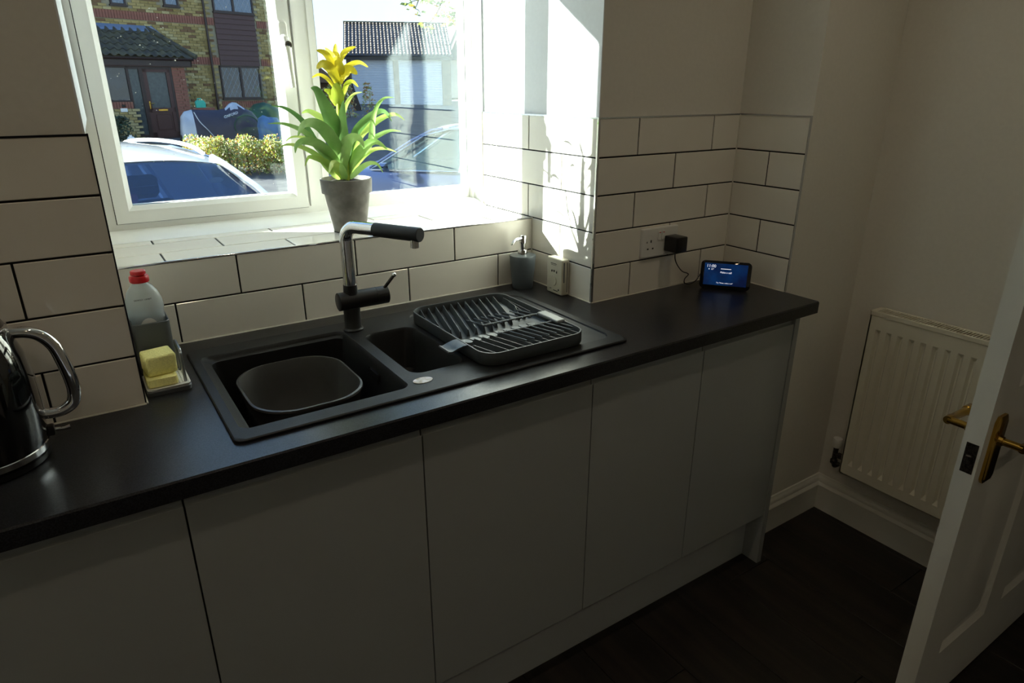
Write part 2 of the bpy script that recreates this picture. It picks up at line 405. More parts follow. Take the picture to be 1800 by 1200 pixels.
# drying specks on the left pane
b = B(); rs = random.Random(3)
for k in range(46):
    x = rs.uniform(-.32, .07); z = rs.uniform(1.2, 1.68); r = rs.choice((.0006, .0008, .0011, .0015))
    if k < 18: x = rs.uniform(-.32, -.1); z = rs.uniform(1.42, 1.6)
    b.cyl((x, .3713, z), (x, .3719, z), r, seg=6)
b.build('speck', M['white'], win, kind='stuff')
b = B(); prof = [(.270, 1.1005), (.278, 1.1025), (.290, 1.107), (.305, 1.1125), (.325, 1.117), (.345, 1.119), (.37, 1.119), (.37, 1.1005)]
b.loft([[(x, y, z) for y, z in prof] for x in (XL+.016, XR-.001)]); b.build('trim_9', M['upvc'], kind='structure')
# espagnolette handle
b = B(); b.loft([rrect(-.013, .013, -.055, .055, .012, 0), rrect(-.013, .013, -.055, .055, .012, .008), rrect(-.010, .010, -.05, .05, .0095, .012)])
b.xf(F(.120, .349, 1.593, 0, PI/2)); h = b.build('handle', M['white'], win)
HZ = .045
b = B(); b.tube(smoothpath([(.120, .337, 1.600), (.120, .327, 1.596), (.122, .317, 1.573), (.1235, .313, 1.53), (.125, .312, 1.49), (.126, .312, 1.475)]), [.012]*7+[.011]*6+[.0095]*6+[.008]*6+[.0075]*6, 12)
b.build('lever', M['white'], h)
b = B(); b.cyl((.123, .3205, 1.584), (.123, .309, 1.584), .0095, seg=20); b.m(1).cyl((.123, .3092, 1.584), (.123, .3078, 1.584), .0045, seg=16)
b.build('key_lock', [M['chrome'], M['gasket']], h)

# beaded blind chains on the right reveal
ch = thing('blind_chain', 'white beaded blind cord hanging in loops beside the right window frame', 'blind cord', (.703, .17, 1.10))
def bead_line(x, y, z0, z1, name='bead_strand'):
    b = B(); z = z0
    while z < z1: b.ball((x, y, z), .0016, 6); z += .0062
    b.cyl((x, y, z0), (x, y, z1), .0005, seg=5); b.build(name, M['white'], ch, kind='stuff')
bead_line(.706, .206, 1.115, 2.05); bead_line(.706, .174, 1.115, 2.05); bead_line(.706, .134, 1.426, 2.05)
b = B(); b.tube(smoothpath([(.706, .206, 1.117), (.706, .203, 1.104), (.706, .19, 1.1025), (.706, .177, 1.104), (.706, .174, 1.117)], 4), .0016, 6); b.build('loop', M['white'], ch)

# ---------------------------------------------------------------- base cabinets
YF = -.63
def cabinet(x0, x1, label):
    t = thing('base_cabinet', label, 'cabinet', ((x0+x1)/2, -.58, .19), 'gloss base cabinets under the worktop')
    prof = [(YF, .19), (YF+.002, .188), (-.612, .188), (-.612, .19), (-.612, .861), (-.6215, .861), (-.6218, .848), (-.6228, .838), (-.6245, .8350), (-.6262, .8370), (-.6275, .8405), (-.6288, .8415), (-.6297, .8400), (YF, .836)]
    b = B(); g = .0016
    b.loft([[(x, y, z) for y, z in prof] for x in (x0+g, x1-g)]); b.build('door', M['door'], t, smooth=25)
    b = B(); b.box(x0+.0002, x1-.0002, -.610, -.335, .19, .70, 0); 
    b.build('carcass', M['carc'], t, smooth=0)
    b = B(); b.box(x0+.0002, x1-.0002, -.6105, -.592, .70, .861); b.build('front_rail', M['gap'], t, smooth=0)
    return t
cabinet(-.85, -.4025, 'gloss pale cabinet door below the kettle, leftmost in view')
cabinet(-.4025, .0235, 'gloss pale cabinet door below the large sink bowl')
cabinet(.0235, .456, 'gloss pale cabinet door below the small bowl and rack')
cabinet(.456, .828, 'gloss pale cabinet door below the worktop front of the tiled pier')
cabinet(.828, 1.2045, 'gloss pale cabinet door at the right end beside the end panel')
cabinet(-1.45, -.85, 'gloss pale cabinet door at far left outside the view')
b = B(); b.box(1.2065, 1.2265, -.632, YE-.002, 0, .861); b.box(1.2065, 1.2265, YE-.002, PR-.002, 0, .861)
b.build('end_panel', M['door'], label='tall pale end panel closing the right side of the cabinet run', category='panel', smooth=0)
b = B(); b.box(-1.5, 1.206, -.572, -.556, 0, .186); b.build('plinth', M['plinth'], label='pale kickboard running along the floor under the cabinets', category='kickboard', smooth=0)

# ---------------------------------------------------------------- worktop
ZT, ZU = .9, .866
SX0, SX1, SY0, SY1 = -.305, .605, -.585, -.085      # sink outline
def fill(b, loops, flip=False):
    es = []
    for L in loops:
        vs = [b.b.verts.new(p) for p in L]
        es += [b.b.edges.new((vs[i], vs[(i+1) % len(vs)])) for i in range(len(vs))]
    r = bmesh.ops.triangle_fill(b.b, edges=es, use_beauty=True, use_dissolve=False)
    for f in r['geom']:
        if isinstance(f, bmesh.types.BMFace): f.material_index = b.mi
WY = -.649
outer = [(-2.39, WY+.003), (XI-.002, WY+.003), (XI, WY+.006), (XI, PR-.0005), (XR-.0005, PR-.0005), (XR-.0005, -.0005), (XL+.0005, -.0005), (XL+.0005, PL-.0005), (-2.39, PL-.0005)]
b = B()
hole = lambda z: rrect(SX0+.012, SX1-.012, SY0+.012, SY1-.012, .012, z, 3)
fill(b, [[(x, y, ZT) for x, y in outer], hole(ZT)])
o2 = [(x, y-.003 if i < 2 else y) for i, (x, y) in enumerate(outer)]
b.loft([[(x, y, ZT) for x, y in outer], [(x, y, ZT-.003) for x, y in o2], [(x, y, ZU) for x, y in o2]], False, False)
fill(b, [[(x, y, ZU) for x, y in o2], hole(ZU)]); b.loft([hole(ZT), hole(ZU)], False, False)
b.build('worktop', M['worktop'], label='long black speckled laminate worktop running under the window', category='worktop', smooth=30, org=(.2, -.4, ZU))

# ---------------------------------------------------------------- sink
sink = thing('kitchen_sink', 'matt black composite one and a half bowl sink with drainer', 'sink', (.15, -.335, ZT), None)
ZS = .907
BB = (-.287, .045, -.545, -.142); SB = (.073, .205, -.492, -.205); DR = (.228, .582, -.548, -.124)
def inset(R, d): return (R[0]+d, R[1]-d, R[2]+d, R[3]-d)
b = B(); N = 6
out = lambda d, z: rrect(SX0+d, SX1-d, SY0+d, SY1-d, .018, z, N)
tp = lambda R, r, z: rrect(*R, r, z, N)
b.loft([out(.002, ZT+.0002), out(0, ZT+.002), out(0, ZS-.002), out(.0025, ZS)], False, False)
fill(b, [out(.0025, ZS), tp(BB, .022, ZS), tp(SB, .03, ZS), tp(DR, .03, ZS)])
# drainer tray, slightly sunk
b.loft([tp(DR, .03, ZS), tp(inset(DR, .002), .03, ZS-.0035), tp(inset(DR, .007), .027, ZS-.0045)], False, True)
b.build('sink_top', M['sink'], sink)
b = B()
b.loft([tp(BB, .022, ZS), tp(inset(BB, .003), .021, ZS-.004), tp((BB[0]+.013, BB[1]-.004, BB[2]+.004, BB[3]-.004), .02, ZS-.009), tp((BB[0]+.02, BB[1]-.006, BB[2]+.006, BB[3]-.01), .022, ZS-.014),
        tp((BB[0]+.026, BB[1]-.012, BB[2]+.012, BB[3]-.016), .03, .735), tp((BB[0]+.04, BB[1]-.026, BB[2]+.026, BB[3]-.03), .035, .718), tp((BB[0]+.12, BB[1]-.12, BB[2]+.12, BB[3]-.12), .03, .714)], False, True)
b.build('main_bowl', M['sink'], sink)
b = B()
b.loft([tp(SB, .03, ZS), tp(inset(SB, .003), .028, ZS-.005), tp(inset(SB, .008), .026, .80), tp(inset(SB, .02), .03, .782), tp(inset(SB, .045), .02, .779)], False, True)
b.build('half_bowl', M['sink'], sink)
# overflow slot on the right wall of the main bowl
b = B(); b.loft([rrect(-.030, .030, -.012, .012, .006, 0, 3), rrect(-.030, .030, -.012, .012, .006, .002, 3), rrect(-.027, .027, -.0095, .0095, .005, .002, 3), rrect(-.027, .027, -.0095, .0095, .005, -.002, 3)], False, True)
b.xf(frame_mtx((.0362, -.365, .868), (0, 1, 0), (.04, 0, 1))); b.xf(Matrix.Translation((0, 0, 0)))
b.build('overflow', M['tapblack'], sink)
b = B(); b.lathe((-.12, -.345, .7135), [(.045, 0), (.045, .0025), (.04, .0035), (.03, .001), (.004, .001), (.004, .006), (.012, .008), (.001, .009)], 28); b.build('strainer', M['chrome'], sink)
b = B(); b.lathe((.139, -.35, .7795), [(.022, 0), (.022, .002), (.018, .003), (.001, .001)], 20); b.build('waste', M['sink'], sink)
b = B(); b.box(.560, .574, -.345, -.308, ZS-.0047, ZS-.0036); b.build('badge', M['dgrey'], sink)
stk = B(); stk.loft([[(.078+.0215*math.cos(t)*(1.0), -.530+.0145*math.sin(t), z) for t in [2*PI*k/28 for k in range(28)]] for z in (ZS+.0002, ZS+.0012)])
stk.build('pop_up_knob', M['sticker'], sink, label='shiny pale oval disc')

# ---------------------------------------------------------------- tap
tap = thing('kitchen_tap', 'black and chrome pull-out mixer tap standing behind the sink bowls', 'tap', (.072, -.153, ZS))
TX, TY = .072, -.153
b = B(); b.lathe((TX, TY, ZS), [(.025, 0), (.025, .004), (.0215, .006), (.0205, .008), (.0205, .06)], 32); b.build('base_column', M['tapblack'], tap)
b = B(); b.cyl((TX-.033, TY, .984), (TX-.032, TY, .984), .0205, .0225, 32, True); b.cyl((TX-.032, TY, .984), (TX+.064, TY, .984), .0225, seg=32); b.build('valve_body', M['tapblack'], tap)
b = B(); b.cyl((TX+.0655, TY, .984), (TX+.095, TY, .984), .0225, seg=32); b.cyl((TX+.064, TY, .984), (TX+.0655, TY, .984), .0215, seg=32); b.build('valve_cap', M['tapblack'], tap)
b = B(); b.cyl((TX+.086, TY-.006, 1.002), (TX+.113, TY-.012, 1.034), .0042, seg=14); b.m(1).ball((TX+.1135, TY-.012, 1.0345), .0056, 12); b.build('lever', [M['steel'], M['chrome']], tap)
b = B(); b.cyl((TX+.001, TY, 1.000), (TX+.001, TY, 1.024), .0178, .0165, 24); b.build('collar', M['tapblack'], tap)
SP = Vector((.47, -.883, 0)); sp0 = Vector((TX+.001, TY, 1.168)); R_ = .034
arc = [sp0 + SP*(R_*(1-math.cos(t))) + Vector((0, 0, -R_ + R_*math.sin(t))) for t in [PI/2*k/8 for k in range(9)]]
b = B(); b.tube([(TX+.001, TY, 1.022), (TX+.001, TY, 1.08)] + arc + [sp0 + SP*.093], .0155, 24); b.build('spout', M['chrome'], tap)
b = B(); b.cyl(sp0+SP*.092, sp0+SP*.218, .0163, seg=28); b.cyl(sp0+SP*.218, sp0+SP*.2195, .0163, .0150, 28); b.build('spray_head', M['hose'], tap)
q = sp0+SP*.203; b = B(); b.cyl(q-Vector((0, 0, .012)), q-Vector((0, 0, .030)), .0105, seg=24); b.cyl(q-Vector((0, 0, .030)), q-Vector((0, 0, .031)), .0085, seg=24); b.build('nozzle', M['chrome'], tap)

# ---------------------------------------------------------------- washing-up bowl
b = B(); n = 9
def wb(d, z, r): return rrect(-.238+d, .000-d, -.462+d, -.182-d, r-d*.5, z, n)
b.loft([wb(.045, .716, .07), wb(.030, .722, .075), wb(.022, .74, .078), wb(.010, .83, .085), wb(.004, .866, .088), wb(0, .872, .088), wb(.001, .876, .088), wb(.005, .877, .088), wb(.0065, .873, .088), wb(.013, .83, .082), wb(.027, .742, .075), wb(.04, .728, .07), wb(.06, .7235, .06), wb(.10, .7225, .04)])
b.build('washing_up_bowl', M['bowl'], label='dark rounded square plastic washing-up bowl inside the large sink bowl', category='bowl', smooth=50)

# ---------------------------------------------------------------- dish rack tray
rk = thing('dish_drainer', 'black plastic ribbed dish drainer tray lying on the sink drainer', 'dish rack', (.355, -.365, ZS))
RX0, RX1, RY0, RY1 = .216, .500, -.556, -.166
b = B(); tr = lambda d, z: rrect(RX0+d, RX1-d, RY0+d, RY1-d, .042-d*.6, z, 7)
b.loft([tr(.006, ZS+.0005), tr(.002, ZS+.002), tr(0, ZS+.006), tr(0, .937), tr(.001, .939), tr(.0035, .939), tr(.0045, .937), tr(.006, .917), tr(.01, .915)], True, True)
b.build('tray', M['rack'], rk)
def rib(x0, y0, x1, y1, z0, z1, t=.0016, z1b=None):
    d = Vector((x1-x0, y1-y0, 0)).normalized(); n_ = Vector((-d.y, d.x, 0))*t*.5; z1b = z1 if z1b is None else z1b
    P, Q = Vector((x0, y0, 0)), Vector((x1, y1, 0))
    b = B(); b.loft([[P-n_*4+Vector((0, 0, z0)), P+n_*4+Vector((0, 0, z0)), P+n_*.8+Vector((0, 0, z1)), P-n_*.8+Vector((0, 0, z1))],
                     [Q-n_*4+Vector((0, 0, z0)), Q+n_*4+Vector((0, 0, z0)), Q+n_*.8+Vector((0, 0, z1b)), Q-n_*.8+Vector((0, 0, z1b))]])
    return b
# back ribs run diagonally from the back rim to a line at the middle
ks = 0
for k in range(11):
    xb = .250+.0222*k
    xe, ye = xb-.062, -.375
    if k < 3: ye = (-.232, -.300, -.350)[k]; xe = xb-(.018, .038, .052)[k]
    if xe < .224: xe = .226
    if k >= 8: ye = -.36
    rib(xb, -.172, xe, ye, .9155, .9325, .002).build('rib', M['rack'], rk, smooth=0)
for k in range(3):
    rib(.488-.004*k, -.20-.035*k, .470-.018*k+.012, -.34, .9155, .932, .002).build('rib', M['rack'], rk, smooth=0)
# front ribs, the other way
for k in range(11):
    xb = .236+.0222*k; 
    ys = -.470 if k == 0 else -.435
    rib(xb, ys, min(xb+(.028 if k else .018), .492), -.540 if xb < .462 else -.525, .9155, .9325, .002).build('rib', M['rack'], rk, smooth=0)
# folding tine rows: bar with fine tines lying flat
for yb, dy, nm in ((-.372, .055, 'tine_rail'), (-.440, -.075, 'tine_rail')):
    b = B(); b.cyl((.318, yb, .9335), (.482, yb, .9335), .0028, seg=10); bar = b.build(nm, M['grey'], rk)
    for k in range(8):
        x = .326+.0215*k
        b = B(); b.cyl((x, yb-.008*(1 if dy > 0 else -1), .9335), (x+(-.022 if dy > 0 else .024), yb+dy, .9345), .0021, .0017, 8); b.build('tine', M['rack' if dy > 0 else 'grey'], bar)
# leaf-shaped lugs between the rails
for k in range(9):
    x = .247+.0245*k; y = -.420+.0022*k
    b = B(); b.loft([[(x+.0105*math.cos(t)-.004*math.sin(t), y+.014*math.sin(t), z) for t in [2*PI*j/12 for j in range(12)]] for z in (.9155, .924)])
    b.build('lug', M['grey'], rk)
b = B(); b.box(.476, .503, -.462, -.378, .934, .9415, .002); b.build('end_clip', M['clip'], rk, label='light grey clip on the right rim')
b = B(); L = []
for y in (-.475, -.428):
    L.append([(.220, y, .938), (.206, y, .938), (.190, y, .934), (.178, y, .930), (.170, y, .932), (.168, y, .929), (.178, y, .926), (.190, y, .930), (.206, y, .934), (.220, y, .934)])
b.loft(L); b.build('pouring_spout', M['rack'], rk)

# ---------------------------------------------------------------- soap dispenser
sd = thing('soap_dispenser', 'grey soap dispenser with chrome pump in the tiled corner', 'soap dispenser', (.655, -.052, ZT))
sc_ = (.655, -.052, ZT)
b = B(); b.lathe(sc_, [(.030, 0), (.0315, .002), (.034, .03), (.0385, .075), (.040, .098), (.0385, .1015), (.036, .102)], 40); b.build('bottle', M['grey'], sd)
b = B(); b.lathe(sc_, [(.0145, .1015), (.0145, .116), (.0135, .118), (.008, .1185), (.008, .136), (.0105, .1365), (.0105, .158), (.009, .161), (.0055, .162)], 28); b.build('pump', M['chrome'], sd)
b = B(); b.tube(smoothpath([(.655, -.052, 1.053), (.640, -.056, 1.053), (.622, -.060, 1.050), (.612, -.063, 1.044), (.608, -.064, 1.038)], 4), [.0055]*8+[.004]*9, 12); b.build('nozzle', M['chrome'], sd)

# ---------------------------------------------------------------- white monitor leaning on the side wall
mo = thing('alarm_unit', 'cream plastic alarm unit with round button leaning on the niche side wall', 'alarm', (.708, -.16, ZT))
b = B(); b.box(.6935, .7225, -.198, -.124, ZT, 1.008, .005, 3); b.build('case', M['cream'], mo)
b = B(); b.box(.700, .7005+.002, -.1995, -.1975, .94, 1.0); b.box(.7125, .7135, -.1995, -.1975, .91, 1.0); b.build('seam', M['dgrey'], mo)
b = B()
for y, z in ((-.150, .968), (-.161, .969), (-.173, .967)): b.box(.6925, .6938, y-.0018, y+.0018, z-.003, z+.003)
b.build('indicator', M['ink'], mo)
b = B(); b.cyl((.6938, -.158, .939), (.6912, -.158, .939), .0155, .0145, 28); b.cyl((.6913, -.158, .939), (.6905, -.158, .939), .009, seg=24); b.build('test_button', M['cream'], mo)
b = B(); b.box(.6929, .6936, -.172, -.144, .9905, .992); b.box(.6929, .6936, -.170, -.146, .9865, .9873); b.box(.6929, .6936, -.180, -.158, .9095, .9118); b.box(.6929, .6936, -.149, -.140, .913, .9145); b.box(.6929, .6936, -.186, -.181, .913, .918)
b.build('printing', M['ink'], mo, kind='stuff')

# ---------------------------------------------------------------- socket, plug and cable, smart screen
so_ = thing('double_socket', 'white double wall socket on the tiled pier, one side in use', 'socket', (.975, PR, 1.005))
b = B(); b.loft([rrect(.902, 1.048, 1.006, 1.092, .004, 0, 3), rrect(.902, 1.048, 1.006, 1.092, .004, .007, 3), rrect(.9045, 1.0455, 1.0085, 1.0895, .004, .0095, 3)])
b.xf(Matrix(((1, 0, 0, 0), (0, 0, -1, PR), (0, 1, 0, 0), (0, 0, 0, 1)))); b.build('faceplate', M['white'], so_)
for x in (.968, .983):
    b = B(); b.box(x-.0055, x+.0055, PR-.0135, PR-.0093, 1.056, 1.081, .001); sw = b.build('switch', M['white'], so_)
    b = B(); b.box(x-.003, x+.003, PR-.0139, PR-.0134, 1.0765, 1.079); b.build('mark', M['red'], sw)
b = B()
for x in (.937,):
    b.box(x-.002, x+.002, PR-.0099, PR-.0093, 1.050, 1.058); b.box(x-.0145, x-.0085, PR-.0099, PR-.0093, 1.030, 1.0343); b.box(x+.0055, x+.0115, PR-.0099, PR-.0093, 1.030, 1.0343)
    b.box(x-.017, x-.0145, PR-.0099, PR-.0093, 1.050, 1.055)
b.build('socket_slot', M['gasket'], so_)
ad = thing('power_adapter', 'black square power adapter plugged into the wall socket with thin cable', 'plug', (1.012, PR-.035, 1.018))
b = B(); b.box(.990, 1.036, -.357, PR-.0097, 1.020, 1.066, .004, 3); b.build('body', M['black'], ad)
b = B(); b.tube(smoothpath([(1.013, -.332, 1.022), (1.014, -.333, .998), (1.030, -.330, .975), (1.062, -.322, .950), (1.092, -.316, .938), (1.098, -.316, .932), (1.083, -.317, .922), (1.082, -.318, .909), (1.100, -.322, .9035), (1.122, -.327, .912), (1.140, -.330, .935), (1.150, -.335, .946), (1.158, -.342, .945), (1.163, -.35, .935)], 6), .0017, 8); b.build('cable', M['black'], ad)
dc = Vector((1.153, -.412, ZT)); fw_ = Vector((-.787, -.617, 0)); rt = Vector((.617, -.787, 0))
ss = thing('smart_display', 'small black smart display with glowing blue screen on the worktop corner', 'smart display', dc)
tilt = .14; upv = (Vector((0, 0, 1))*math.cos(tilt) - fw_*math.sin(tilt))
Mx = frame_mtx(dc + Vector((0, 0, .0435)) + fw_*.0, rt, upv)
b = B(); b.loft([rrect(-.070, .070, -.040, .040, .012, -.006, 5), rrect(-.0735, .0735, -.0425, .0425, .013, -.002, 5), rrect(-.0735, .0735, -.0425, .0425, .013, .003, 5), rrect(-.071, .071, -.040, .040, .012, .0048, 5)]); b.xf(Mx); b.build('bezel', M['kblack'], ss)
b = B(); b.loft([rrect(-.070, .070, -.040, .040, .012, -.006, 5), rrect(-.066, .066, -.041, .032, .012, -.03, 5), rrect(-.05, .05, -.0415, .0, .012, -.058, 5)]); b.xf(Mx)
for v in b.b.verts: v.co.z = max(v.co.z, ZT+.001)
b.build('speaker_body', M['fabric'], ss)
b = B(); b.box(-.0625, .0625, -.031, .035, .0049, .0055); b.xf(Mx); scr = b.build('screen', M['screen'], ss, smooth=0)
def stext(s, size, x, y): text(s, size, Mx @ Matrix.Translation((x, y, .0058)), scr, M['screent'], depth=.0001)
stext('11:00', .0125, -.043, .026); stext('10°', .0065, -.039, .0165); stext('Make a call', .0075, .001, .0085); stext('Try "Alexa, make a call"', .0050, .0, -.0235)
b = B(); b.box(-.015, .015, .0185, .0200, .0056, .0060); b.xf(Mx); b.build('screen_line', M['screent'], scr)
b = B(); b.cyl((-.049, .0168, .0056), (-.049, .0168, .0060), .0016, seg=10); b.xf(Mx); b.build('screen_mark', M['screent'], scr)

# ---------------------------------------------------------------- kettle
kt = thing('kettle', 'glossy black dome kettle with chrome loop handle on the worktop left', 'kettle', (-.655, -.425, ZT))
KC = (-.655, -.425, ZT)
b = B(); b.lathe(KC, [(.082, 0), (.088, .003), (.088, .012), (.080, .016)], 48); b.build('power_base', M['black'], kt)
b = B(); b.lathe(KC, [(.084, .016), (.0905, .018), (.0905, .028), (.088, .030)], 48); b.build('base_band', M['chrome'], kt)
b = B(); b.lathe(KC, [(.0895, .030), (.0915, .045), (.0925, .075), (.0925, .115), (.0910, .150), (.0870, .180), (.0790, .207), (.0735, .220)], 48); b.build('body', M['kblack'], kt)
b = B(); b.lathe(KC, [(.0740, .220), (.0752, .222), (.0752, .227), (.0725, .229)], 48); b.build('rim_band', M['chrome'], kt)
b = B(); b.lathe(KC, [(.0725, .229), (.067, .242), (.054, .256), (.033, .267), (.010, .272), (.001, .2725)], 48); b.build('lid', M['kblack'], kt)
b = B(); b.lathe(KC, [(.006, .272), (.006, .282), (.015, .288), (.016, .296), (.010, .303), (.001, .305)], 24); b.build('lid_knob', M['chrome'], kt)
hp = [(-.598, 1.112), (-.581, 1.111), (-.558, 1.108), (-.541, 1.098), (-.528, 1.078), (-.5215, 1.050), (-.517, 1.018), (-.5165, .993), (-.522, .975), (-.537, .965), (-.555, .963), (-.573, .966)]
b = B(); b.tube(smoothpath([(x, -.418, z) for x, z in hp], 5), [.0085+.0022*math.sin(PI*k/55) for k in range(56)], 18); b.build('handle', M['chrome'], kt)
b = B(); gz = smoothpath([(-.571, -.425, 1.094), (-.5625, -.425, 1.055), (-.5595, -.425, 1.015), (-.5595, -.425, .975)], 5)
b.tube([p+Vector((-.010, 0, 0)) for p in gz], .0085, 10); b.build('water_gauge', M['trimm'], kt)
b = B(); b.box(-.575, -.556, -.427, -.409, .925, .942, .003, 2); b.m(1).tube([(-.558, -.418, .933), (-.543, -.419, .931), (-.534, -.419, .932)], [.0035, .0032, .0042], 10); b.build('switch', [M['black'], M['chrome']], kt)
b = B(); b.loft([[(-.655-.066, -.425-y, z) for y, z in ((-.018, 1.07), (.018, 1.07), (.022, 1.105), (-.022, 1.105))], [(-.655-.105, -.425-y, z) for y, z in ((-.006, 1.10), (.006, 1.10), (.008, 1.112), (-.008, 1.112))]]); b.build('spout', M['kblack'], kt)

# ---------------------------------------------------------------- sink caddy, bottle, sponges
cd = thing('sink_caddy', 'grey sink caddy with open cup, wire loop and pale drip tray', 'caddy', (-.366, -.19, ZT))
CX0, CX1 = -.406, -.325
b = B(); b.loft([rrect(CX0, CX1, -.292, -.085, .010, ZT+.0003), rrect(CX0-.001, CX1+.001, -.293, -.084, .010, ZT+.009), rrect(CX0+.001, CX1-.001, -.291, -.086, .009, ZT+.011)]); b.build('base', M['dgrey'], cd)
b = B(); b.loft([rrect(CX0+.001, CX1-.001, -.291, -.20, .009, ZT+.0112), rrect(CX0, CX1, -.292, -.20, .009, ZT+.0145), rrect(CX0+.003, CX1-.003, -.289, -.203, .007, ZT+.0145), rrect(CX0+.005, CX1-.005, -.287, -.205, .006, ZT+.0125)])
tr_ = b.build('drip_tray', M['white'], cd)
b = B()
for i in range(3):
    for j in range(9): b.cyl((-.345+.006*i, -.212-.008*j, ZT+.0126), (-.345+.006*i, -.212-.008*j, ZT+.0131), .0011, seg=6)
b.build('drain_hole', M['gasket'], tr_, kind='stuff')
CU = lambda d, z: rrect(CX0+.001+d, CX1-.010-d, -.200+d, -.095-d, .012, z)
b = B(); b.loft([CU(.003, ZT+.011), CU(0, ZT+.014), CU(-.0005, 1.022), CU(.001, 1.0235), CU(.0022, 1.022), CU(.004, ZT+.02)]); b.build('cup', M['dgrey'], cd)
b = B(); lp = [(-.3335, -.274, ZT+.012), (-.3335, -.274, .965), (-.3335, -.271, .975), (-.3335, -.262, .9815), (-.3335, -.214, .9815), (-.3335, -.207, .975), (-.3335, -.205, .965), (-.3335, -.205, ZT+.012)]
b.tube(smoothpath(lp, 4), .0030, 10); b.build('wire_loop', M['wire'], cd)
bo = thing('washing_up_bottle', 'clear washing-up liquid bottle with red cap standing in the grey caddy', 'bottle', (-.3715, -.148, ZT+.0205))
def bl(hw, hd, z): return [(-.3715+hw*math.copysign(abs(math.cos(t))**.8, math.cos(t)), -.148+hd*math.copysign(abs(math.sin(t))**.8, math.sin(t)), z) for t in [2*PI*k/32 for k in range(32)]]
zb = ZT+.0206
b = B(); b.loft([bl(.029, .017, zb), bl(.033, .021, zb+.006), bl(.0345, .022, zb+.06), bl(.0345, .022, 1.035), bl(.0365, .022, 1.045), bl(.0345, .0215, 1.062), bl(.029, .02, 1.078), bl(.021, .0175, 1.090), bl(.0135, .0135, 1.097), bl(.0125, .0125, 1.100)]); b.build('body', M['bottle'], bo, smooth=60)
b = B(); b.loft([bl(.028, .016, zb+.002), bl(.0325, .0195, zb+.008), bl(.0332, .0205, zb+.06), bl(.0332, .0205, 1.030)]); b.build('liquid', M['liquid'], bo)
b = B(); b.lathe((-.3715, -.148, 1.099), [(.0175, 0), (.0185, .002), (.0185, .011), (.017, .0135), (.001, .0135)], 28); b.m(0).lathe((-.3715, -.148, 1.1135), [(.0115, 0), (.0145, .002), (.0145, .008), (.013, .0095), (.001, .0095)], 24); b.build('cap', M['red'], bo)
text('SB08023 1:0:46T', .0048, frame_mtx((-.374, -.1702, 1.066), (1, 0, 0), (0, -.25, 1)), bo, M['ink'])
b = B(); b.loft([[(-.371+.017*math.cos(t), -.1708+e_, 1.004+.022*math.sin(t)) for t in [2*PI*k/20 for k in range(20)]] for e_ in (0, -.0006)]); b.build('label', M['white'], bo)
b = B(); b.loft([rrect(-.402, -.347, -.283, -.208, .006, ZT+.0148), rrect(-.403, -.346, -.284, -.207, .006, ZT+.022), rrect(-.402, -.347, -.283, -.208, .006, ZT+.031)])
b.build('sponge', M['sponge'], label='yellow sponge lying flat on the caddy tray, the lower one', category='sponge', group='yellow sponges on the caddy', smooth=50)
b = B(); b.box(-.028, .028, -.024, .024, -.021, .021, .0045, 2); b.xf(F(-.3725, -.243, ZT+.0545, .16, .10)); b.build('sponge', M['sponge'], label='yellow block sponge standing on top of the flat sponge', category='sponge', group='yellow sponges on the caddy', smooth=50)

# ---------------------------------------------------------------- potted bromeliad
pl = thing('potted_bromeliad', 'yellow flowering bromeliad in a round grey pot on the window sill', 'plant', (.183, .117, 1.1))
PC = (.183, .117, 1.1)
b = B(); b.lathe(PC, [(.043, .0005), (.045, .003), (.0615, .104), (.0625, .106), (.0675, .106), (.0695, .140), (.0695, .143), (.0655, .144), (.064, .138), (.0635, .128), (.02, .127)], 48); b.build('pot', M['pot'], pl)
b = B(); b.lathe(PC, [(.040, 0), (.0458, .0004), (.0462, .002), (.043, .0028)], 40); b.build('pot_foot', M['gasket'], pl)
b = B(); b.lathe(PC, [(.064, .128), (.055, .134), (.03, .137), (.001, .139)], 28)
for v in b.b.verts: v.co.z += random.uniform(-.002, .004)
b.build('soil', M['soil'], pl)
CL = Vector((-.4594, -1.6762, 1.4723))
cy_, sy_, cp_, sp_ = math.cos(.5849), math.sin(.5849), math.cos(-.3651), math.sin(-.3651)
FWD = Vector((sy_*cp_, cy_*cp_, sp_)); RGT = Vector((cy_, -sy_, 0)); UPV = RGT.cross(FWD)
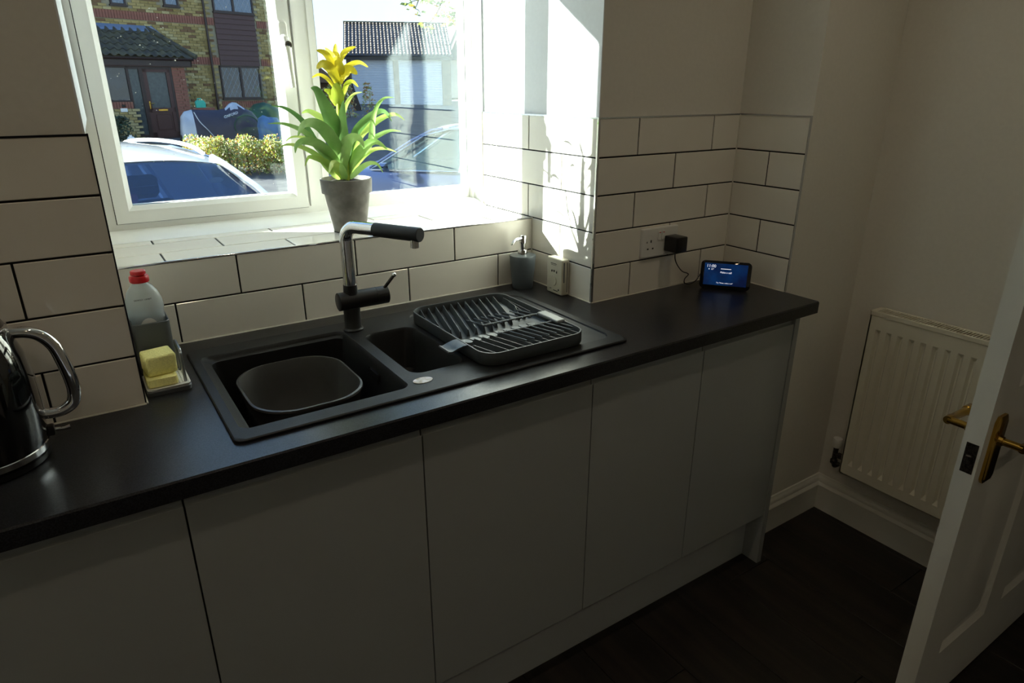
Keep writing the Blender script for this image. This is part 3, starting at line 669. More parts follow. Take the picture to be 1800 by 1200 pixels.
#LEAVES-BEGIN
LEAVES = [  # paths traced from image pixels, then given depth along the camera rays
 ('bract', 0.0194, [(0.186, 0.117, 1.532), (0.189, 0.126, 1.553), (0.194, 0.137, 1.581)]),
 ('bract', 0.0177, [(0.178, 0.117, 1.518), (0.169, 0.112, 1.537), (0.153, 0.105, 1.556), (0.129, 0.097, 1.562)]),
 ('bract', 0.0129, [(0.183, 0.117, 1.532), (0.18, 0.13, 1.552), (0.168, 0.147, 1.571)]),
 ('bract', 0.0145, [(0.193, 0.117, 1.532), (0.205, 0.122, 1.553), (0.221, 0.129, 1.566), (0.248, 0.137, 1.575)]),
 ('bract', 0.0339, [(0.188, 0.117, 1.507), (0.185, 0.108, 1.524), (0.18, 0.097, 1.55)]),
 ('bract', 0.0258, [(0.181, 0.117, 1.485), (0.175, 0.111, 1.502), (0.161, 0.104, 1.522), (0.141, 0.096, 1.531), (0.121, 0.087, 1.519)]),
 ('bract', 0.0274, [(0.187, 0.117, 1.485), (0.191, 0.111, 1.502), (0.202, 0.104, 1.514), (0.215, 0.096, 1.518), (0.227, 0.087, 1.506)]),
 ('bract', 0.0129, [(0.193, 0.117, 1.507), (0.205, 0.123, 1.52), (0.232, 0.13, 1.533), (0.258, 0.138, 1.537), (0.283, 0.147, 1.526)]),
 ('bractg', 0.0339, [(0.179, 0.117, 1.43), (0.176, 0.104, 1.459), (0.171, 0.087, 1.486)]),
 ('bract', 0.0097, [(0.176, 0.117, 1.466), (0.169, 0.121, 1.483), (0.157, 0.126, 1.498), (0.14, 0.131, 1.506), (0.123, 0.137, 1.498)]),
 ('bractg', 0.0129, [(0.188, 0.117, 1.441), (0.201, 0.121, 1.466), (0.212, 0.126, 1.484), (0.23, 0.131, 1.49), (0.247, 0.137, 1.476)]),
 ('bractg', 0.0194, [(0.176, 0.117, 1.431), (0.17, 0.122, 1.449), (0.165, 0.129, 1.463), (0.152, 0.137, 1.469)]),
 ('leafd', 0.0419, [(0.169, 0.117, 1.264), (0.171, 0.113, 1.335), (0.155, 0.107, 1.394), (0.137, 0.101, 1.436), (0.119, 0.094, 1.469), (0.102, 0.087, 1.474)]),
 ('leafd', 0.0403, [(0.176, 0.117, 1.263), (0.177, 0.106, 1.334), (0.177, 0.092, 1.388), (0.18, 0.077, 1.444)]),
 ('leafl', 0.0113, [(0.182, 0.117, 1.367), (0.201, 0.128, 1.423), (0.231, 0.142, 1.456), (0.264, 0.157, 1.463)]),
 ('leafd', 0.0242, [(0.182, 0.117, 1.263), (0.213, 0.124, 1.34), (0.242, 0.134, 1.376), (0.29, 0.144, 1.408), (0.326, 0.155, 1.412), (0.351, 0.167, 1.385)]),
 ('leafl', 0.0194, [(0.185, 0.117, 1.263), (0.232, 0.129, 1.341), (0.27, 0.144, 1.372), (0.325, 0.16, 1.398), (0.37, 0.178, 1.403), (0.404, 0.197, 1.386)]),
 ('leaf', 0.0177, [(0.191, 0.117, 1.262), (0.252, 0.12, 1.316), (0.269, 0.125, 1.347), (0.277, 0.13, 1.384), (0.293, 0.135, 1.423), (0.32, 0.141, 1.447), (0.352, 0.147, 1.449)]),
 ('leaf', 0.0145, [(0.188, 0.117, 1.26), (0.245, 0.123, 1.326), (0.295, 0.13, 1.352), (0.333, 0.138, 1.362), (0.368, 0.147, 1.358)]),
 ('leaf', 0.0355, [(0.176, 0.117, 1.251), (0.173, 0.104, 1.287), (0.179, 0.087, 1.329), (0.192, 0.068, 1.35), (0.205, 0.048, 1.349), (0.207, 0.027, 1.328)]),
 ('leaf', 0.0274, [(0.183, 0.117, 1.245), (0.21, 0.106, 1.298), (0.239, 0.091, 1.329), (0.262, 0.075, 1.338), (0.285, 0.057, 1.318)]),
 ('leafl', 0.0145, [(0.19, 0.117, 1.247), (0.217, 0.12, 1.276), (0.245, 0.124, 1.301), (0.278, 0.128, 1.315), (0.314, 0.132, 1.314), (0.346, 0.137, 1.303)]),
 ('leaf', 0.0161, [(0.19, 0.117, 1.241), (0.201, 0.107, 1.251), (0.219, 0.094, 1.27), (0.24, 0.079, 1.283), (0.256, 0.063, 1.28), (0.263, 0.047, 1.26)]),
 ('leaf', 0.0355, [(0.171, 0.117, 1.252), (0.168, 0.107, 1.309), (0.135, 0.094, 1.365), (0.1, 0.079, 1.39), (0.066, 0.063, 1.388), (0.044, 0.047, 1.361)]),
 ('leaf', 0.0274, [(0.171, 0.117, 1.246), (0.16, 0.111, 1.286), (0.128, 0.104, 1.323), (0.1, 0.095, 1.342), (0.067, 0.086, 1.347), (0.047, 0.077, 1.338), (0.039, 0.067, 1.32)]),
 ('leaf', 0.0177, [(0.168, 0.117, 1.252), (0.151, 0.115, 1.283), (0.116, 0.112, 1.323), (0.086, 0.108, 1.363), (0.062, 0.105, 1.378), (0.026, 0.101, 1.39), (-0.011, 0.097, 1.391)]),
 ('leafd', 0.0177, [(0.167, 0.117, 1.256), (0.142, 0.121, 1.307), (0.112, 0.126, 1.343), (0.1, 0.131, 1.367), (0.085, 0.137, 1.396), (0.063, 0.144, 1.417), (0.042, 0.15, 1.428), (0.017, 0.157, 1.431)]),
 ('leafl', 0.0242, [(0.172, 0.117, 1.264), (0.169, 0.124, 1.338), (0.151, 0.134, 1.384), (0.133, 0.144, 1.404), (0.111, 0.155, 1.417), (0.096, 0.167, 1.411)]),
 ('leafl', 0.0161, [(0.167, 0.117, 1.243), (0.154, 0.115, 1.25), (0.135, 0.113, 1.272), (0.114, 0.11, 1.302), (0.087, 0.107, 1.322), (0.054, 0.104, 1.336), (0.028, 0.1, 1.339), (0.006, 0.097, 1.331)]),
 ('leafl', 0.0097, [(0.17, 0.117, 1.252), (0.151, 0.124, 1.309), (0.125, 0.134, 1.34), (0.085, 0.144, 1.353), (0.059, 0.155, 1.353), (0.044, 0.167, 1.34)]),
 ('leafl', 0.0177, [(0.167, 0.117, 1.243), (0.155, 0.113, 1.265), (0.129, 0.107, 1.289), (0.098, 0.101, 1.303), (0.079, 0.094, 1.305), (0.066, 0.087, 1.285)]),
 ('leafl', 0.0258, [(0.17, 0.117, 1.243), (0.159, 0.098, 1.263), (0.145, 0.073, 1.284), (0.125, 0.046, 1.292), (0.104, 0.017, 1.272)]),
 ('leaf', 0.0242, [(0.175, 0.117, 1.239), (0.163, 0.078, 1.266), (0.141, 0.027, 1.295)]),
 ('leafd', 0.0226, [(0.175, 0.117, 1.256), (0.168, 0.133, 1.319), (0.167, 0.154, 1.365), (0.153, 0.177, 1.401)]),
 ('leaf', 0.021, [(0.181, 0.117, 1.256), (0.208, 0.136, 1.308), (0.242, 0.16, 1.351), (0.282, 0.187, 1.385)]),
 ('leafd', 0.0194, [(0.178, 0.117, 1.259), (0.179, 0.13, 1.319), (0.18, 0.148, 1.362), (0.186, 0.167, 1.388)]),
 ('leaf', 0.0194, [(0.18, 0.117, 1.24), (0.191, 0.117, 1.262), (0.21, 0.117, 1.284), (0.231, 0.117, 1.303)]),
 ('leaf', 0.0194, [(0.17, 0.117, 1.241), (0.163, 0.117, 1.264), (0.149, 0.117, 1.283), (0.128, 0.117, 1.296)])]
def ribbon(path, wid, kind):
    P = smoothpath(path, 4); n = len(P); b = B(); rows = []
    for i, p in enumerate(P):
        t = i/(n-1); T_ = (P[min(i+1, n-1)]-P[max(i-1, 0)]).normalized()
        V = (p-CL).normalized(); S = T_.cross(V).normalized(); Nn = S.cross(T_)
        a = .45; S2 = S*math.cos(a)+Nn*math.sin(a); N2 = S2.cross(T_)
        if N2.z < 0: N2 = -N2
        f = (min(1, .5+t*1.6)*min(1, (1-t)/.6)**.75 if kind != 'b' else min(1, .55+t*1.5)*min(1, (1-t)/.45)**.55)
        w = max(.0006, wid*.54*f)
        rows.append([p-S2*w, p-S2*w*.5-N2*w*.12, p-N2*w*.2, p+S2*w*.5-N2*w*.12, p+S2*w])
    b.loft(rows, False, False, closed=False); return b
for mt, wd, path in LEAVES:
    b = ribbon(path, wd, 'b' if mt.startswith('bract') else 'l')
    b.build('bract' if mt.startswith('bract') else 'leaf', M[mt], pl, smooth=60)
b = B(); b.tube([(.183, .117, 1.235), (.181, .117, 1.33), (.184, .118, 1.44), (.188, .118, 1.53)], [.012, .011, .009, .005], 12); b.build('stem', M['bractg'], pl)
#LEAVES-END

# ---------------------------------------------------------------- radiator
ra = thing('radiator', 'cream ribbed panel radiator on the wall behind the open door', 'radiator', (1.62, -.9, .2))
RZ0, RZ1, RY_0, RY_1 = .225, .815, -1.125, -.645
RXF = 1.588
b = B(); N_ = 13; P_ = (RY_1-RY_0-.03)/N_; ZA, ZB_ = RZ0+.040, RZ1-.055
def qf(x, y0, y1, z0, z1, x2=None): b.face([(x, y0, z0), (x, y1, z0), (x if x2 is None else x2, y1, z1), (x if x2 is None else x2, y0, z1)])
qf(RXF, RY_0, RY_1, RZ0, ZA); qf(RXF, RY_0, RY_1, ZB_, RZ1)
qf(RXF, RY_0, RY_0+.015, ZA, ZB_); qf(RXF, RY_1-.015, RY_1, ZA, ZB_)
for k in range(N_):
    a = RY_1-.015-P_*(k+1); c0, c1, d_ = a+P_*.27, a+P_*.73, .009; s0 = .006
    qf(RXF, a, c0, ZA, ZB_); qf(RXF, c1, a+P_, ZA, ZB_)
    b.face([(RXF, c0, ZA), (RXF+d_, c0+s0, ZA+.016), (RXF+d_, c0+s0, ZB_-.012), (RXF, c0, ZB_)])
    b.face([(RXF, c1, ZA), (RXF+d_, c1-s0, ZA+.016), (RXF+d_, c1-s0, ZB_-.012), (RXF, c1, ZB_)])
    b.face([(RXF, c0, ZA), (RXF, c1, ZA), (RXF+d_, c1-s0, ZA+.016), (RXF+d_, c0+s0, ZA+.016)])
    b.face([(RXF, c0, ZB_), (RXF, c1, ZB_), (RXF+d_, c1-s0, ZB_-.012), (RXF+d_, c0+s0, ZB_-.012)])
    b.face([(RXF+d_, c0+s0, ZA+.016), (RXF+d_, c1-s0, ZA+.016), (RXF+d_, c1-s0, ZB_-.012), (RXF+d_, c0+s0, ZB_-.012)])
b.build('front_panel', M['rad'], ra, smooth=0)
b = B(); b.box(RXF, 1.645, RY_1-.004, RY_1+.001, RZ0, RZ1-.002); b.box(RXF, 1.645, RY_0, RY_0+.004, RZ0, RZ1-.002); b.box(RXF, 1.645, RY_0, RY_1, RZ0-.001, RZ0+.004)
b.box(1.64, 1.646, RY_0, RY_1, RZ0, RZ1-.01, .001); b.build('rear_panel', M['rad'], ra, smooth=0)
b = B(); b.box(RXF-.002, RXF+.006, RY_0, RY_1, RZ1-.012, RZ1+.003, .0015); b.box(1.640, 1.648, RY_0, RY_1, RZ1-.012, RZ1+.003, .0015); b.box(RXF, 1.648, RY_1-.016, RY_1+.002, RZ1-.006, RZ1+.003, .001); b.build('top_frame', M['rad'], ra, smooth=0)
y = RY_1-.021; k = 0
while y > RY_0+.01:
    b = B(); b.box(RXF+.006, 1.640, y-.0016, y+.0016, RZ1-.004, RZ1+.0015); b.build('grille_bar', M['rad'], ra, smooth=0); y -= .0088; k += 1
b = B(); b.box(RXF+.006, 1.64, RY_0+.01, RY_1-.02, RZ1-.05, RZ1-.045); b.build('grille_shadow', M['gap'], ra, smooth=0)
for yy in (-.74, -1.03):
    b = B(); b.box(1.646, WX-.0005, yy-.012, yy+.012, .3, .7); b.build('bracket', M['rad'], ra, smooth=0)
va = thing('radiator_valve', 'small chrome radiator valve with white cap beside the skirting corner', 'valve', (1.63, -.605, .23))
b = B(); b.lathe((1.628, -.60, .291), [(.0135, 0), (.0155, .003), (.0158, .030), (.0145, .034), (.001, .0345)], 24); b.build('cap', M['white'], va)
b = B(); b.cyl((1.628, -.60, .291), (1.628, -.60, .235), .0085, seg=16); b.cyl((1.628, -.60, .262), (1.628, -.66, .262), .008, seg=16); b.cyl((1.628, -.612, .262), (1.628, -.632, .262), .0125, seg=6)
b.cyl((1.628, -.60, .240), (1.628, -.60, .226), .012, seg=6); b.cyl((1.628, -.60, .232), (1.628, -.66, .228), .006, seg=12); b.ball((1.628, -.60, .235), .0125); b.build('valve_body', M['steel'], va)
b = B(); b.tube(smoothpath([(1.628, -.60, .228), (1.632, -.60, .215), (1.645, -.60, .208), (1.672, -.60, .206)], 4), .0065, 12); b.build('pipe', M['steel'], va)

# ---------------------------------------------------------------- open door
DX, DYN, DYF = .992, -1.2205, -1.182
do = struct('door_1', (DX, -1.2, .006))
DW = .77
def dbox(*a, **k): b = B(); b.box(*a, **k); return b
# stiles / rails built as frame pieces, panels raised inside
b = B()
def db(x0, x1, z0, z1): b.box(DX+x0, DX+x1, DYN, DYF, z0, z1)
cols = [(.100, .335), (.435, .670)]; rows = [(.185, .70), (.90, 1.55), (1.65, 1.86)]
xs = [0, .100, .335, .435, .670, DW]; zs = [.006, .185, .70, .90, 1.55, 1.65, 1.86, 1.98]
for i in range(5):
    for j in range(7):
        if i in (1, 3) and j in (1, 3, 5): continue
        db(xs[i], xs[i+1], zs[j], zs[j+1])
b.build('slab', M['gloss'], do, smooth=0)
for cx0, cx1 in cols:
    for rz0, rz1 in rows:
        for ys, sg in ((DYN, 1), (DYF, -1)):
            def rr(d, y): return [(DX+cx0+d, y, rz0+d), (DX+cx1-d, y, rz0+d), (DX+cx1-d, y, rz1-d), (DX+cx0+d, y, rz1-d)]
            b = B(); b.loft([rr(0, ys+sg*.0005), rr(.006, ys+sg*.004), rr(.016, ys+sg*.009), rr(.028, ys+sg*.009), rr(.045, ys+sg*.004)], False, True)
            b.build('panel', M['gloss'], do, smooth=20)
b = B(); b.box(DX-.0012, DX+.0005, -1.2145, -1.1915, .722, .790); 
b.build('latch_plate', M['steel'], do, smooth=0)
b = B(); b.box(DX-.009, DX, -1.209, -1.197, .745, .765, .002); b.build('latch_bolt', M['steel'], do)
b = B(); b.cyl((DX-.0012, -1.203, .782), (DX-.0020, -1.203, .782), .004, seg=14); b.cyl((DX-.0012, -1.203, .730), (DX-.0020, -1.203, .730), .004, seg=14); b.build('screw', M['steel'], do)
for ys, sg in ((DYN, -1), (DYF, 1)):
    zc = .795 if sg < 0 else .80
    b = B(); pts = [(.034, .695), (.066, .695), (.074, .705), (.074, .838), (.066, .850), (.034, .850), (.026, .838), (.026, .705)]
    b.loft([[(DX+x, ys, z) for x, z in pts], [(DX+x, ys+sg*.006, z) for x, z in pts], [(DX+.05+(x-.05)*.8, ys+sg*.009, .7725+(z-.7725)*.94) for x, z in pts]])
    h = b.build('handle', M['brass'], do)
    b = B(); yh = ys+sg*.052
    b.cyl((DX+.050, ys+sg*.008, zc), (DX+.050, yh, zc), .008, seg=20); b.cyl((DX+.050, ys+sg*.009, zc), (DX+.050, ys+sg*.016, zc), .013, .010, 20)
    b.tube([(DX+.044, yh, zc), (DX+.060, yh, zc), (DX+.063, yh, zc), (DX+.10, yh, zc-.001), (DX+.13, yh, zc-.002), (DX+.133, yh, zc-.002), (DX+.155, yh, zc-.002), (DX+.160, yh, zc-.002)], [.009, .010, .0085, .0088, .0095, .0115, .0115, .008], 20)
    b.build('lever', M['brass'], h)

# ---------------------------------------------------------------- ceiling spotlights behind the camera
dl = mat('lamp_lens', '#ffd9a0', .4, emit=25)
for i, (x, y) in enumerate(((-1.2, -1.0), (-.1, -1.0), (1.0, -1.0), (-1.3, -2.3), (-.3, -2.3), (.7, -2.3))):
    t = thing('ceiling_spotlight', 'small round recessed ceiling spotlight, %s from the window wall, %s' % (('second row', 'third row')[i//3], ('left', 'middle', 'right')[i % 3]), 'light', (x, y, ZB-.005), 'ceiling spotlights')
    b = B(); b.lathe((x, y, ZB-.006), [(.030, .004), (.034, 0), (.042, 0), (.043, .006)], 24, False, False); b.build('bezel', M['white'], t)
    b = B(); b.lathe((x, y, ZB-.003), [(.030, 0), (.030, .002)], 20); b.build('lens', dl, t)
    l = bpy.data.lights.new('spot_light', 'SPOT'); l.energy = 3.3; l.spot_size = 2.3; l.spot_blend = .9; l.color = (1, .88, .70); l.shadow_soft_size = .03
    lo = bpy.data.objects.new('spot_light', l); COL.objects.link(lo); lo.parent = t; lo.location = (0, 0, -.012)
#OUT-BEGIN
# ================================================================ outside
GM = dict(
 brick1=mat('brick_buff', '#a8925c', .9, var=.12, scale=9, bump=.5), brick2=mat('brick_ochre', '#96804c', .9, var=.15, scale=9, bump=.5),
 brick3=mat('brick_brown', '#7a5a3c', .9, var=.2, scale=9, bump=.5), brick4=mat('brick_pale', '#b3a272', .9, var=.1, scale=9, bump=.5),
 mortar2=mat('garage_brick', '#7d6a55', .9, var=.15, scale=6),
 redb=mat('brick_red', '#8f5b4c', .9, var=.15, scale=9, bump=.5), mortar=mat('mortar', '#958b74', .95, var=.1),
 brown=mat('brown_frame', '#2e1c1b', .45, var=.1), clad=mat('brown_cladding', '#4a2a26', .5, var=.08),
 rtile=mat('roof_tile_dark', '#3b3833', .8, var=.3, scale=5, col2='#55503c', bump=.4), rtile2=mat('garage_tile', '#9a8a7c', .6, var=.3, scale=4, col2='#6d6056'),
 lead=mat('lead_flashing', '#6f7c92', .35, metal=.3, var=.1), dpane=mat('dark_window', '#141c26', .06, var=.3, scale=2, col2='#26313c', spec=.8),
 obsc=mat('obscured_glass', '#4d5554', .25, var=.3, scale=14, col2='#343c40'), skyp=mat('upper_window', '#46617c', .05, var=.1, spec=1), came=mat('lead_came', '#a8aeb4', .5),
 shutter=mat('white_shutter', '#dcdfe6', .45, var=.02), fascia=mat('fascia_dark', '#2c2f38', .5),
 asphalt=mat('asphalt', '#5e5c5a', .9, var=.2, scale=3, bump=.4, col2='#49474a'), 
 carw=mat('car_white', '#e9ebee', .18, coat=1, var=.01), carb=mat('car_blue', '#28324f', .2, coat=1, var=.02), cargl=glass('car_glass', '#6d83a4', 1.2, 0, '#15274d', .28),
 cargl2=glass('car_side_glass', '#8ea3a8', 1.2, 0, '#3c4c50', .4),
 seat=mat('car_interior', '#1b2230', .8), tyre=mat('tyre', '#141414', .8), heart=mat('pink_heart', '#c0506c', .6),
 coverd=mat('cover_dark', '#2c2638', .45, var=.1, scale=3, bump=.3), covers=mat('cover_silver', '#b8bac0', .35, metal=.2, var=.1, scale=4), print=mat('cover_print', '#dde0e6', .5),
 teal=mat('teal_plastic', '#2fb09a', .4), tarp=mat('blue_tarpaulin', '#4f6f9c', .5, var=.15, scale=4), gtarp=mat('green_tarpaulin', '#1f4a34', .55, var=.2, scale=4),
 hedge=mat('hedge_leaf', '#a6a83e', .6, var=.3, scale=3, col2='#6f8436', sss=.35), hedgec=mat('hedge_leaf_cream', '#dcd7a0', .6, var=.15, sss=.35), hedgeo=mat('hedge_leaf_orange', '#c98a44', .6, var=.2, sss=.35),
 ivy=mat('ivy_leaf', '#1f3a22', .6, var=.3, scale=3), twig=mat('twig', '#4b3a2a', .9), auty=mat('autumn_yellow', '#d8b03a', .6, var=.2, sss=.45), autg=mat('autumn_green', '#7f8f3c', .6, var=.2, sss=.4),
 timber=mat('old_timber', '#4a3f38', .9, var=.3), housef=mat('far_render', '#b9b0a2', .9, var=.05), farroof=mat('far_roof', '#5a5552', .9),
)
gr = struct('ground')
prof = [(.46, -.42), (9, -.42), (14, -.36), (17, -.15), (20, .1), (24, .3), (32, .74), (60, 1.0), (90, 1.2)]
b = B(); b.loft([[(-40, y, z) for y, z in prof] + [(-40, 90, -1), (-40, .46, -1)], [(60, y, z) for y, z in prof] + [(60, 90, -1), (60, .46, -1)]])
b.build('asphalt', GM['asphalt'], gr)

def local_thing(name, label, cat, group=None):
    t = thing(name, label, cat, (0, 0, 0), group); return t
def place(t, loc, rz): t.location = loc; t.rotation_euler = (0, 0, rz); ORG[t.name] = Vector((0, 0, 0))

# ---- brick house
ho = local_thing('brick_house', 'buff and red brick house with dark tiled porch across the drive', 'house')
b = B(); b.box(-4.5, 5.25, .92, 21, -.2, 6.9); b.build('wall', GM['mortar'], ho, smooth=0)  # unseen depth stretched back so the house shades the ground before the garage
b = B(); b.prism([(5.35, .7, 6.85), (5.35, 21.2, 6.85), (5.35, 11, 9.6)], (-9.9, 0, 0)); b.build('shading_roof', GM['rtile'], ho, smooth=0)  # unseen roof, added to lengthen the house shadow towards the garage
bm_ = {}
def brick_mesh(w, h, mname):
    k = (round(w, 3), round(h, 3), mname)
    if k not in bm_:
        q = B(); q.box(-w/2, w/2, 0, .03, 0, h); o = q.build('brick', GM[mname], org=(0, 0, 0), smooth=0); bm_[k] = o.data; bpy.data.objects.remove(o)
    return bm_[k]
openings = [(.10, .55, 3.60, 5), (1.55, 2.02, 3.68, 5), (3.02, 4.40, 1.10, 5), (-4.0, 1.72, -.3, 2.10)]
def free(x0, x1, z0, z1): return not any(x1 > a and x0 < c and z1 > d and z0 < e for a, c, d, e in openings)
rb = random.Random(5); stuffb = [[], [], [], [], []]; cand = []
z = .12; row = 0
while z < 6.75:
    band = (3.28 < z < 3.48) or (2.16 < z < 2.36)
    if (abs(z-3.27) < .04 or abs(z-2.145) < .04) and not band and False: pass
    x = -2.0 + (row % 2)*.1125
    while x < 5.2:
        w = .215; x1 = min(x+w, 5.25)
        inband = any(a-.02 < z+.03 < a+.215 for a in (3.285, 2.165)) or (.87 < z+.03 < 1.09 and x > 2.85 and x < 4.5)
        if not inband and free(x, x1, z, z+.065):
            r_ = rb.random(); mi = 0 if r_ < .42 else 1 if r_ < .68 else 2 if r_ < .86 else 3
            cand.append((x, x1, z, mi))
        x += .225
    z += .075; row += 1
vis = [c for c in cand if -.75 < c[0] < 4.95 and c[2] < 3.95]
rest = [c for c in cand if not (-.75 < c[0] < 4.95 and c[2] < 3.95)]
vis.sort(key=lambda c: (c[0]+.5)**2*.5+(c[2]-2.6)**2)
single, more = vis[:225], vis[225:]+rest
mn = ['brick1', 'brick2', 'brick3', 'brick4', 'redb']
for x, x1, z, mi in single:
    o = bpy.data.objects.new('brick', brick_mesh(x1-x, .065, mn[mi])); COL.objects.link(o); o.parent = ho; o.location = ((x+x1)/2, .9+rb.uniform(-.003, .003), z)
b = B()
for x, x1, z, mi in more: b.m(mi).box(x, x1, .9+rb.uniform(-.003, .003), .93, z, z+.065)
nred = 0; reds = []
for a, lo, hi in ((3.285, -2, 5.2), (2.165, 1.75, 5.2), (.885, 2.9, 4.45)):
    x = lo
    while x < hi:
        if free(x, x+.065, a, a+.2) : reds.append((x, a))
        x += .075
reds.sort(key=lambda c: abs(c[0]-1.6)+abs(c[1]-3))
for x, a in reds[75:]: b.m(4).box(x, x+.065, .893, .93, a, a+.205)
b.build('brickwork', [GM[k] for k in mn], ho, smooth=0, kind='stuff')
for x, a in reds[:75]:
    o = bpy.data.objects.new('brick', brick_mesh(.065, .205, 'redb')); COL.objects.link(o); o.parent = ho; o.location = (x+.0325, .893, a)
# upper windows, cladding, leaded lower window
def win_out(x0, x1, z0, z1, mull, pm, lead=True):
    b = B(); b.box(x0, x1, .86, .90, z0, z0+.05); b.box(x0, x1, .87, .92, z1-.05, z1); b.box(x0, x0+.05, .87, .92, z0, z1); b.box(x1-.05, x1, .87, .92, z0, z1)
    for m_ in mull: b.box(m_-.035, m_+.035, .868, .92, z0, z1)
    b.box(x0-.03, x1+.03, .84, .92, z0-.03, z0+.01)
    f = b.build('window', GM['brown'], ho, smooth=0)
    xs = [x0+.05]+[m_ for m_ in mull]+[x1-.05]
    for a, c in zip(xs, xs[1:]):
        a_ = a+(.035 if a in mull else 0); c_ = c-(.035 if c in mull else 0)
        p = B().box(a_, c_, .895, .905, z0+.05, z1-.05).build('pane', pm, f, smooth=0)
        if lead:
            b = B(); st = .16; W_ = c_-a_; H_ = z1-z0-.1
            for sgn in (1, -1):
                k = -12
                while k*st < W_+H_*1.0:
                    # line x = k*st + sgn*(z)*.62
                    pts = []
                    x_at = lambda zz: k*st + (sgn*zz*.6 if sgn > 0 else (H_-zz)*.6 - 0)
                    zs_ = []
                    for zz in [H_*i/24 for i in range(25)]:
                        xx = x_at(zz)
                        if 0 <= xx <= W_: zs_.append((xx, zz))
                    if len(zs_) > 1:
                        (xa, za), (xb, zb_) = zs_[0], zs_[-1]
                        b.tube([(a_+xa, .892, z0+.05+za), (a_+xb, .892, z0+.05+zb_)], .0055, 4)
                    k += 1
            b.build('leading', GM['came'], f, kind='stuff')
    return f
win_out(.12, .53, 3.62, 4.7, [], GM['skyp']); win_out(1.57, 2.0, 3.70, 4.7, [], GM['skyp']); win_out(3.05, 4.38, 3.66, 4.8, [3.70], GM['skyp'])
win_out(2.97, 4.34, 1.16, 2.14, [3.66], GM['dpane'])
for k in range(10):
    z_ = 2.15+.15*k; B().prism([(3.03, .90, z_), (3.03, .862, z_), (3.03, .88, z_+.147), (3.03, .90, z_+.147)], (1.34, 0, 0)).build('cladding_board', GM['clad'], ho, smooth=0)
b = B(); b.tube([(2.72, .83, -.1), (2.72, .83, 5.5)], .034, 10); b.build('downpipe', GM['brown'], ho)
# porch
b = B(); b.box(-4.2, 1.62, -.12, -.08, 2.06, 2.24); b.box(1.58, 1.62, -.12, .9, 2.06, 2.24); b.tube([(-4.2, -.15, 2.25), (1.66, -.15, 2.25)], .045, 8); b.build('porch_fascia', GM['brown'], ho, smooth=0)
b = B(); b.box(-4.2, 1.6, -.09, .9, 2.04, 2.07); b.build('porch_soffit', GM['clad'], ho, smooth=0)
# roof tiles: plane from eave (Y=-.18, z 2.27) to wall (Y=.88, z 3.04), hip on the right
ye, ze, yw_, zw = -.20, 2.27, .88, 3.03
def rp_(x, t, up=0):
    n = Vector((0, -(zw-ze), (yw_-ye))).normalized(); return Vector((x, ye+(yw_-ye)*t, ze+(zw-ze)*t)) + n*up
b = B(); b.face([rp_(-4.2, 0), rp_(1.72, 0), rp_(.98, 1), rp_(-4.2, 1)]); b.face([Vector((1.72, ye, ze)), Vector((1.72, .92, ze)), Vector((.98, .88, zw))]); b.build('porch_roof', GM['rtile'], ho, smooth=0)
TWd, NR = .21, 5
for r in range(NR):
    t0, t1 = r/NR, (r+1)/NR+.03
    x = -1.5
    while x < 1.7:
        xm = x+TWd*.5; hipx = 1.72-(1.72-.98)*(r+.6)/NR
        if xm+TWd*.45 < hipx:
            b = B(); cs = [(0, .0), (.12, .012), (.26, .045), (.42, .058), (.58, .045), (.72, .012), (.86, .0), (1, .004)]
            rows_ = []
            for t, up in ((t0, .028), (t1, .004)):
                rows_.append([rp_(x+TWd*c_, t, up+h_) for c_, h_ in cs] + [rp_(x+TWd*c_, t, up+h_-.012) for c_, h_ in cs[::-1]])
            b.loft(rows_); b.build('roof_tile', GM['rtile'], ho, smooth=60)
        x += TWd
for k in range(6):
    t0, t1 = k/6, (k+1)/6+.03
    p = lambda t, up: Vector((1.74-(1.74-.98)*t, ye+(yw_-ye)*t, ze+(zw-ze)*t+.03+up))
    b = B(); b.cyl(p(t0, .012), p(t1, 0), .075, .065, 10); b.build('hip_tile', GM['rtile'], ho, smooth=60)
b = B(); b.prism([(-4.2, .885, 3.0), (-4.2, .89, 3.14), (-4.2, .78, 3.02), (-4.2, .76, 2.98)], (5.25, 0, 0)); b.tube([(1.84, .6, 2.36), (1.05, .86, 3.12)], .05, 6); b.build('lead_flashing', GM['lead'], ho, smooth=0)
# porch front
b = B()
b.box(-2.4, -.14, -.02, .08, .05, .97); b.build('low_wall', GM['mortar'], ho)
for r in range(12):
    z_ = .06+.075*r; x = -1.45+(r % 2)*.1125
    while x < -.2:
        o = bpy.data.objects.new('brick', brick_mesh(.205, .062, 'brick4' if (r*7+int(x*9)) % 3 else 'brick1')); COL.objects.link(o); o.parent = ho; o.location = (x+.1, -.045, z_); x += .225
x = -1.45
while x < -.18:
    o = bpy.data.objects.new('brick', brick_mesh(.062, .165, 'redb')); COL.objects.link(o); o.parent = ho; o.location = (x+.031, -.05, .96); x += .072
b = B(); b.box(1.04, 1.42, -.02, .30, .05, 2.05); b.box(1.42, 1.56, .25, .9, .05, 1.05); b.build('porch_pier', GM['mortar'], ho)
for r in range(26):
    z_ = .08+.075*r
    for (x, w) in (((1.045, .17), (1.225, .19)) if r % 2 else ((1.045, .24), (1.295, .12))):
        o = bpy.data.objects.new('brick', brick_mesh(w, .065, 'redb')); COL.objects.link(o); o.parent = ho; o.location = (x+w/2, -.045, z_)
b = B()
b.box(-2.4, -.13, -.03, .05, 1.99, 2.06); b.box(-2.4, -.13, -.03, .05, 1.125, 1.17)
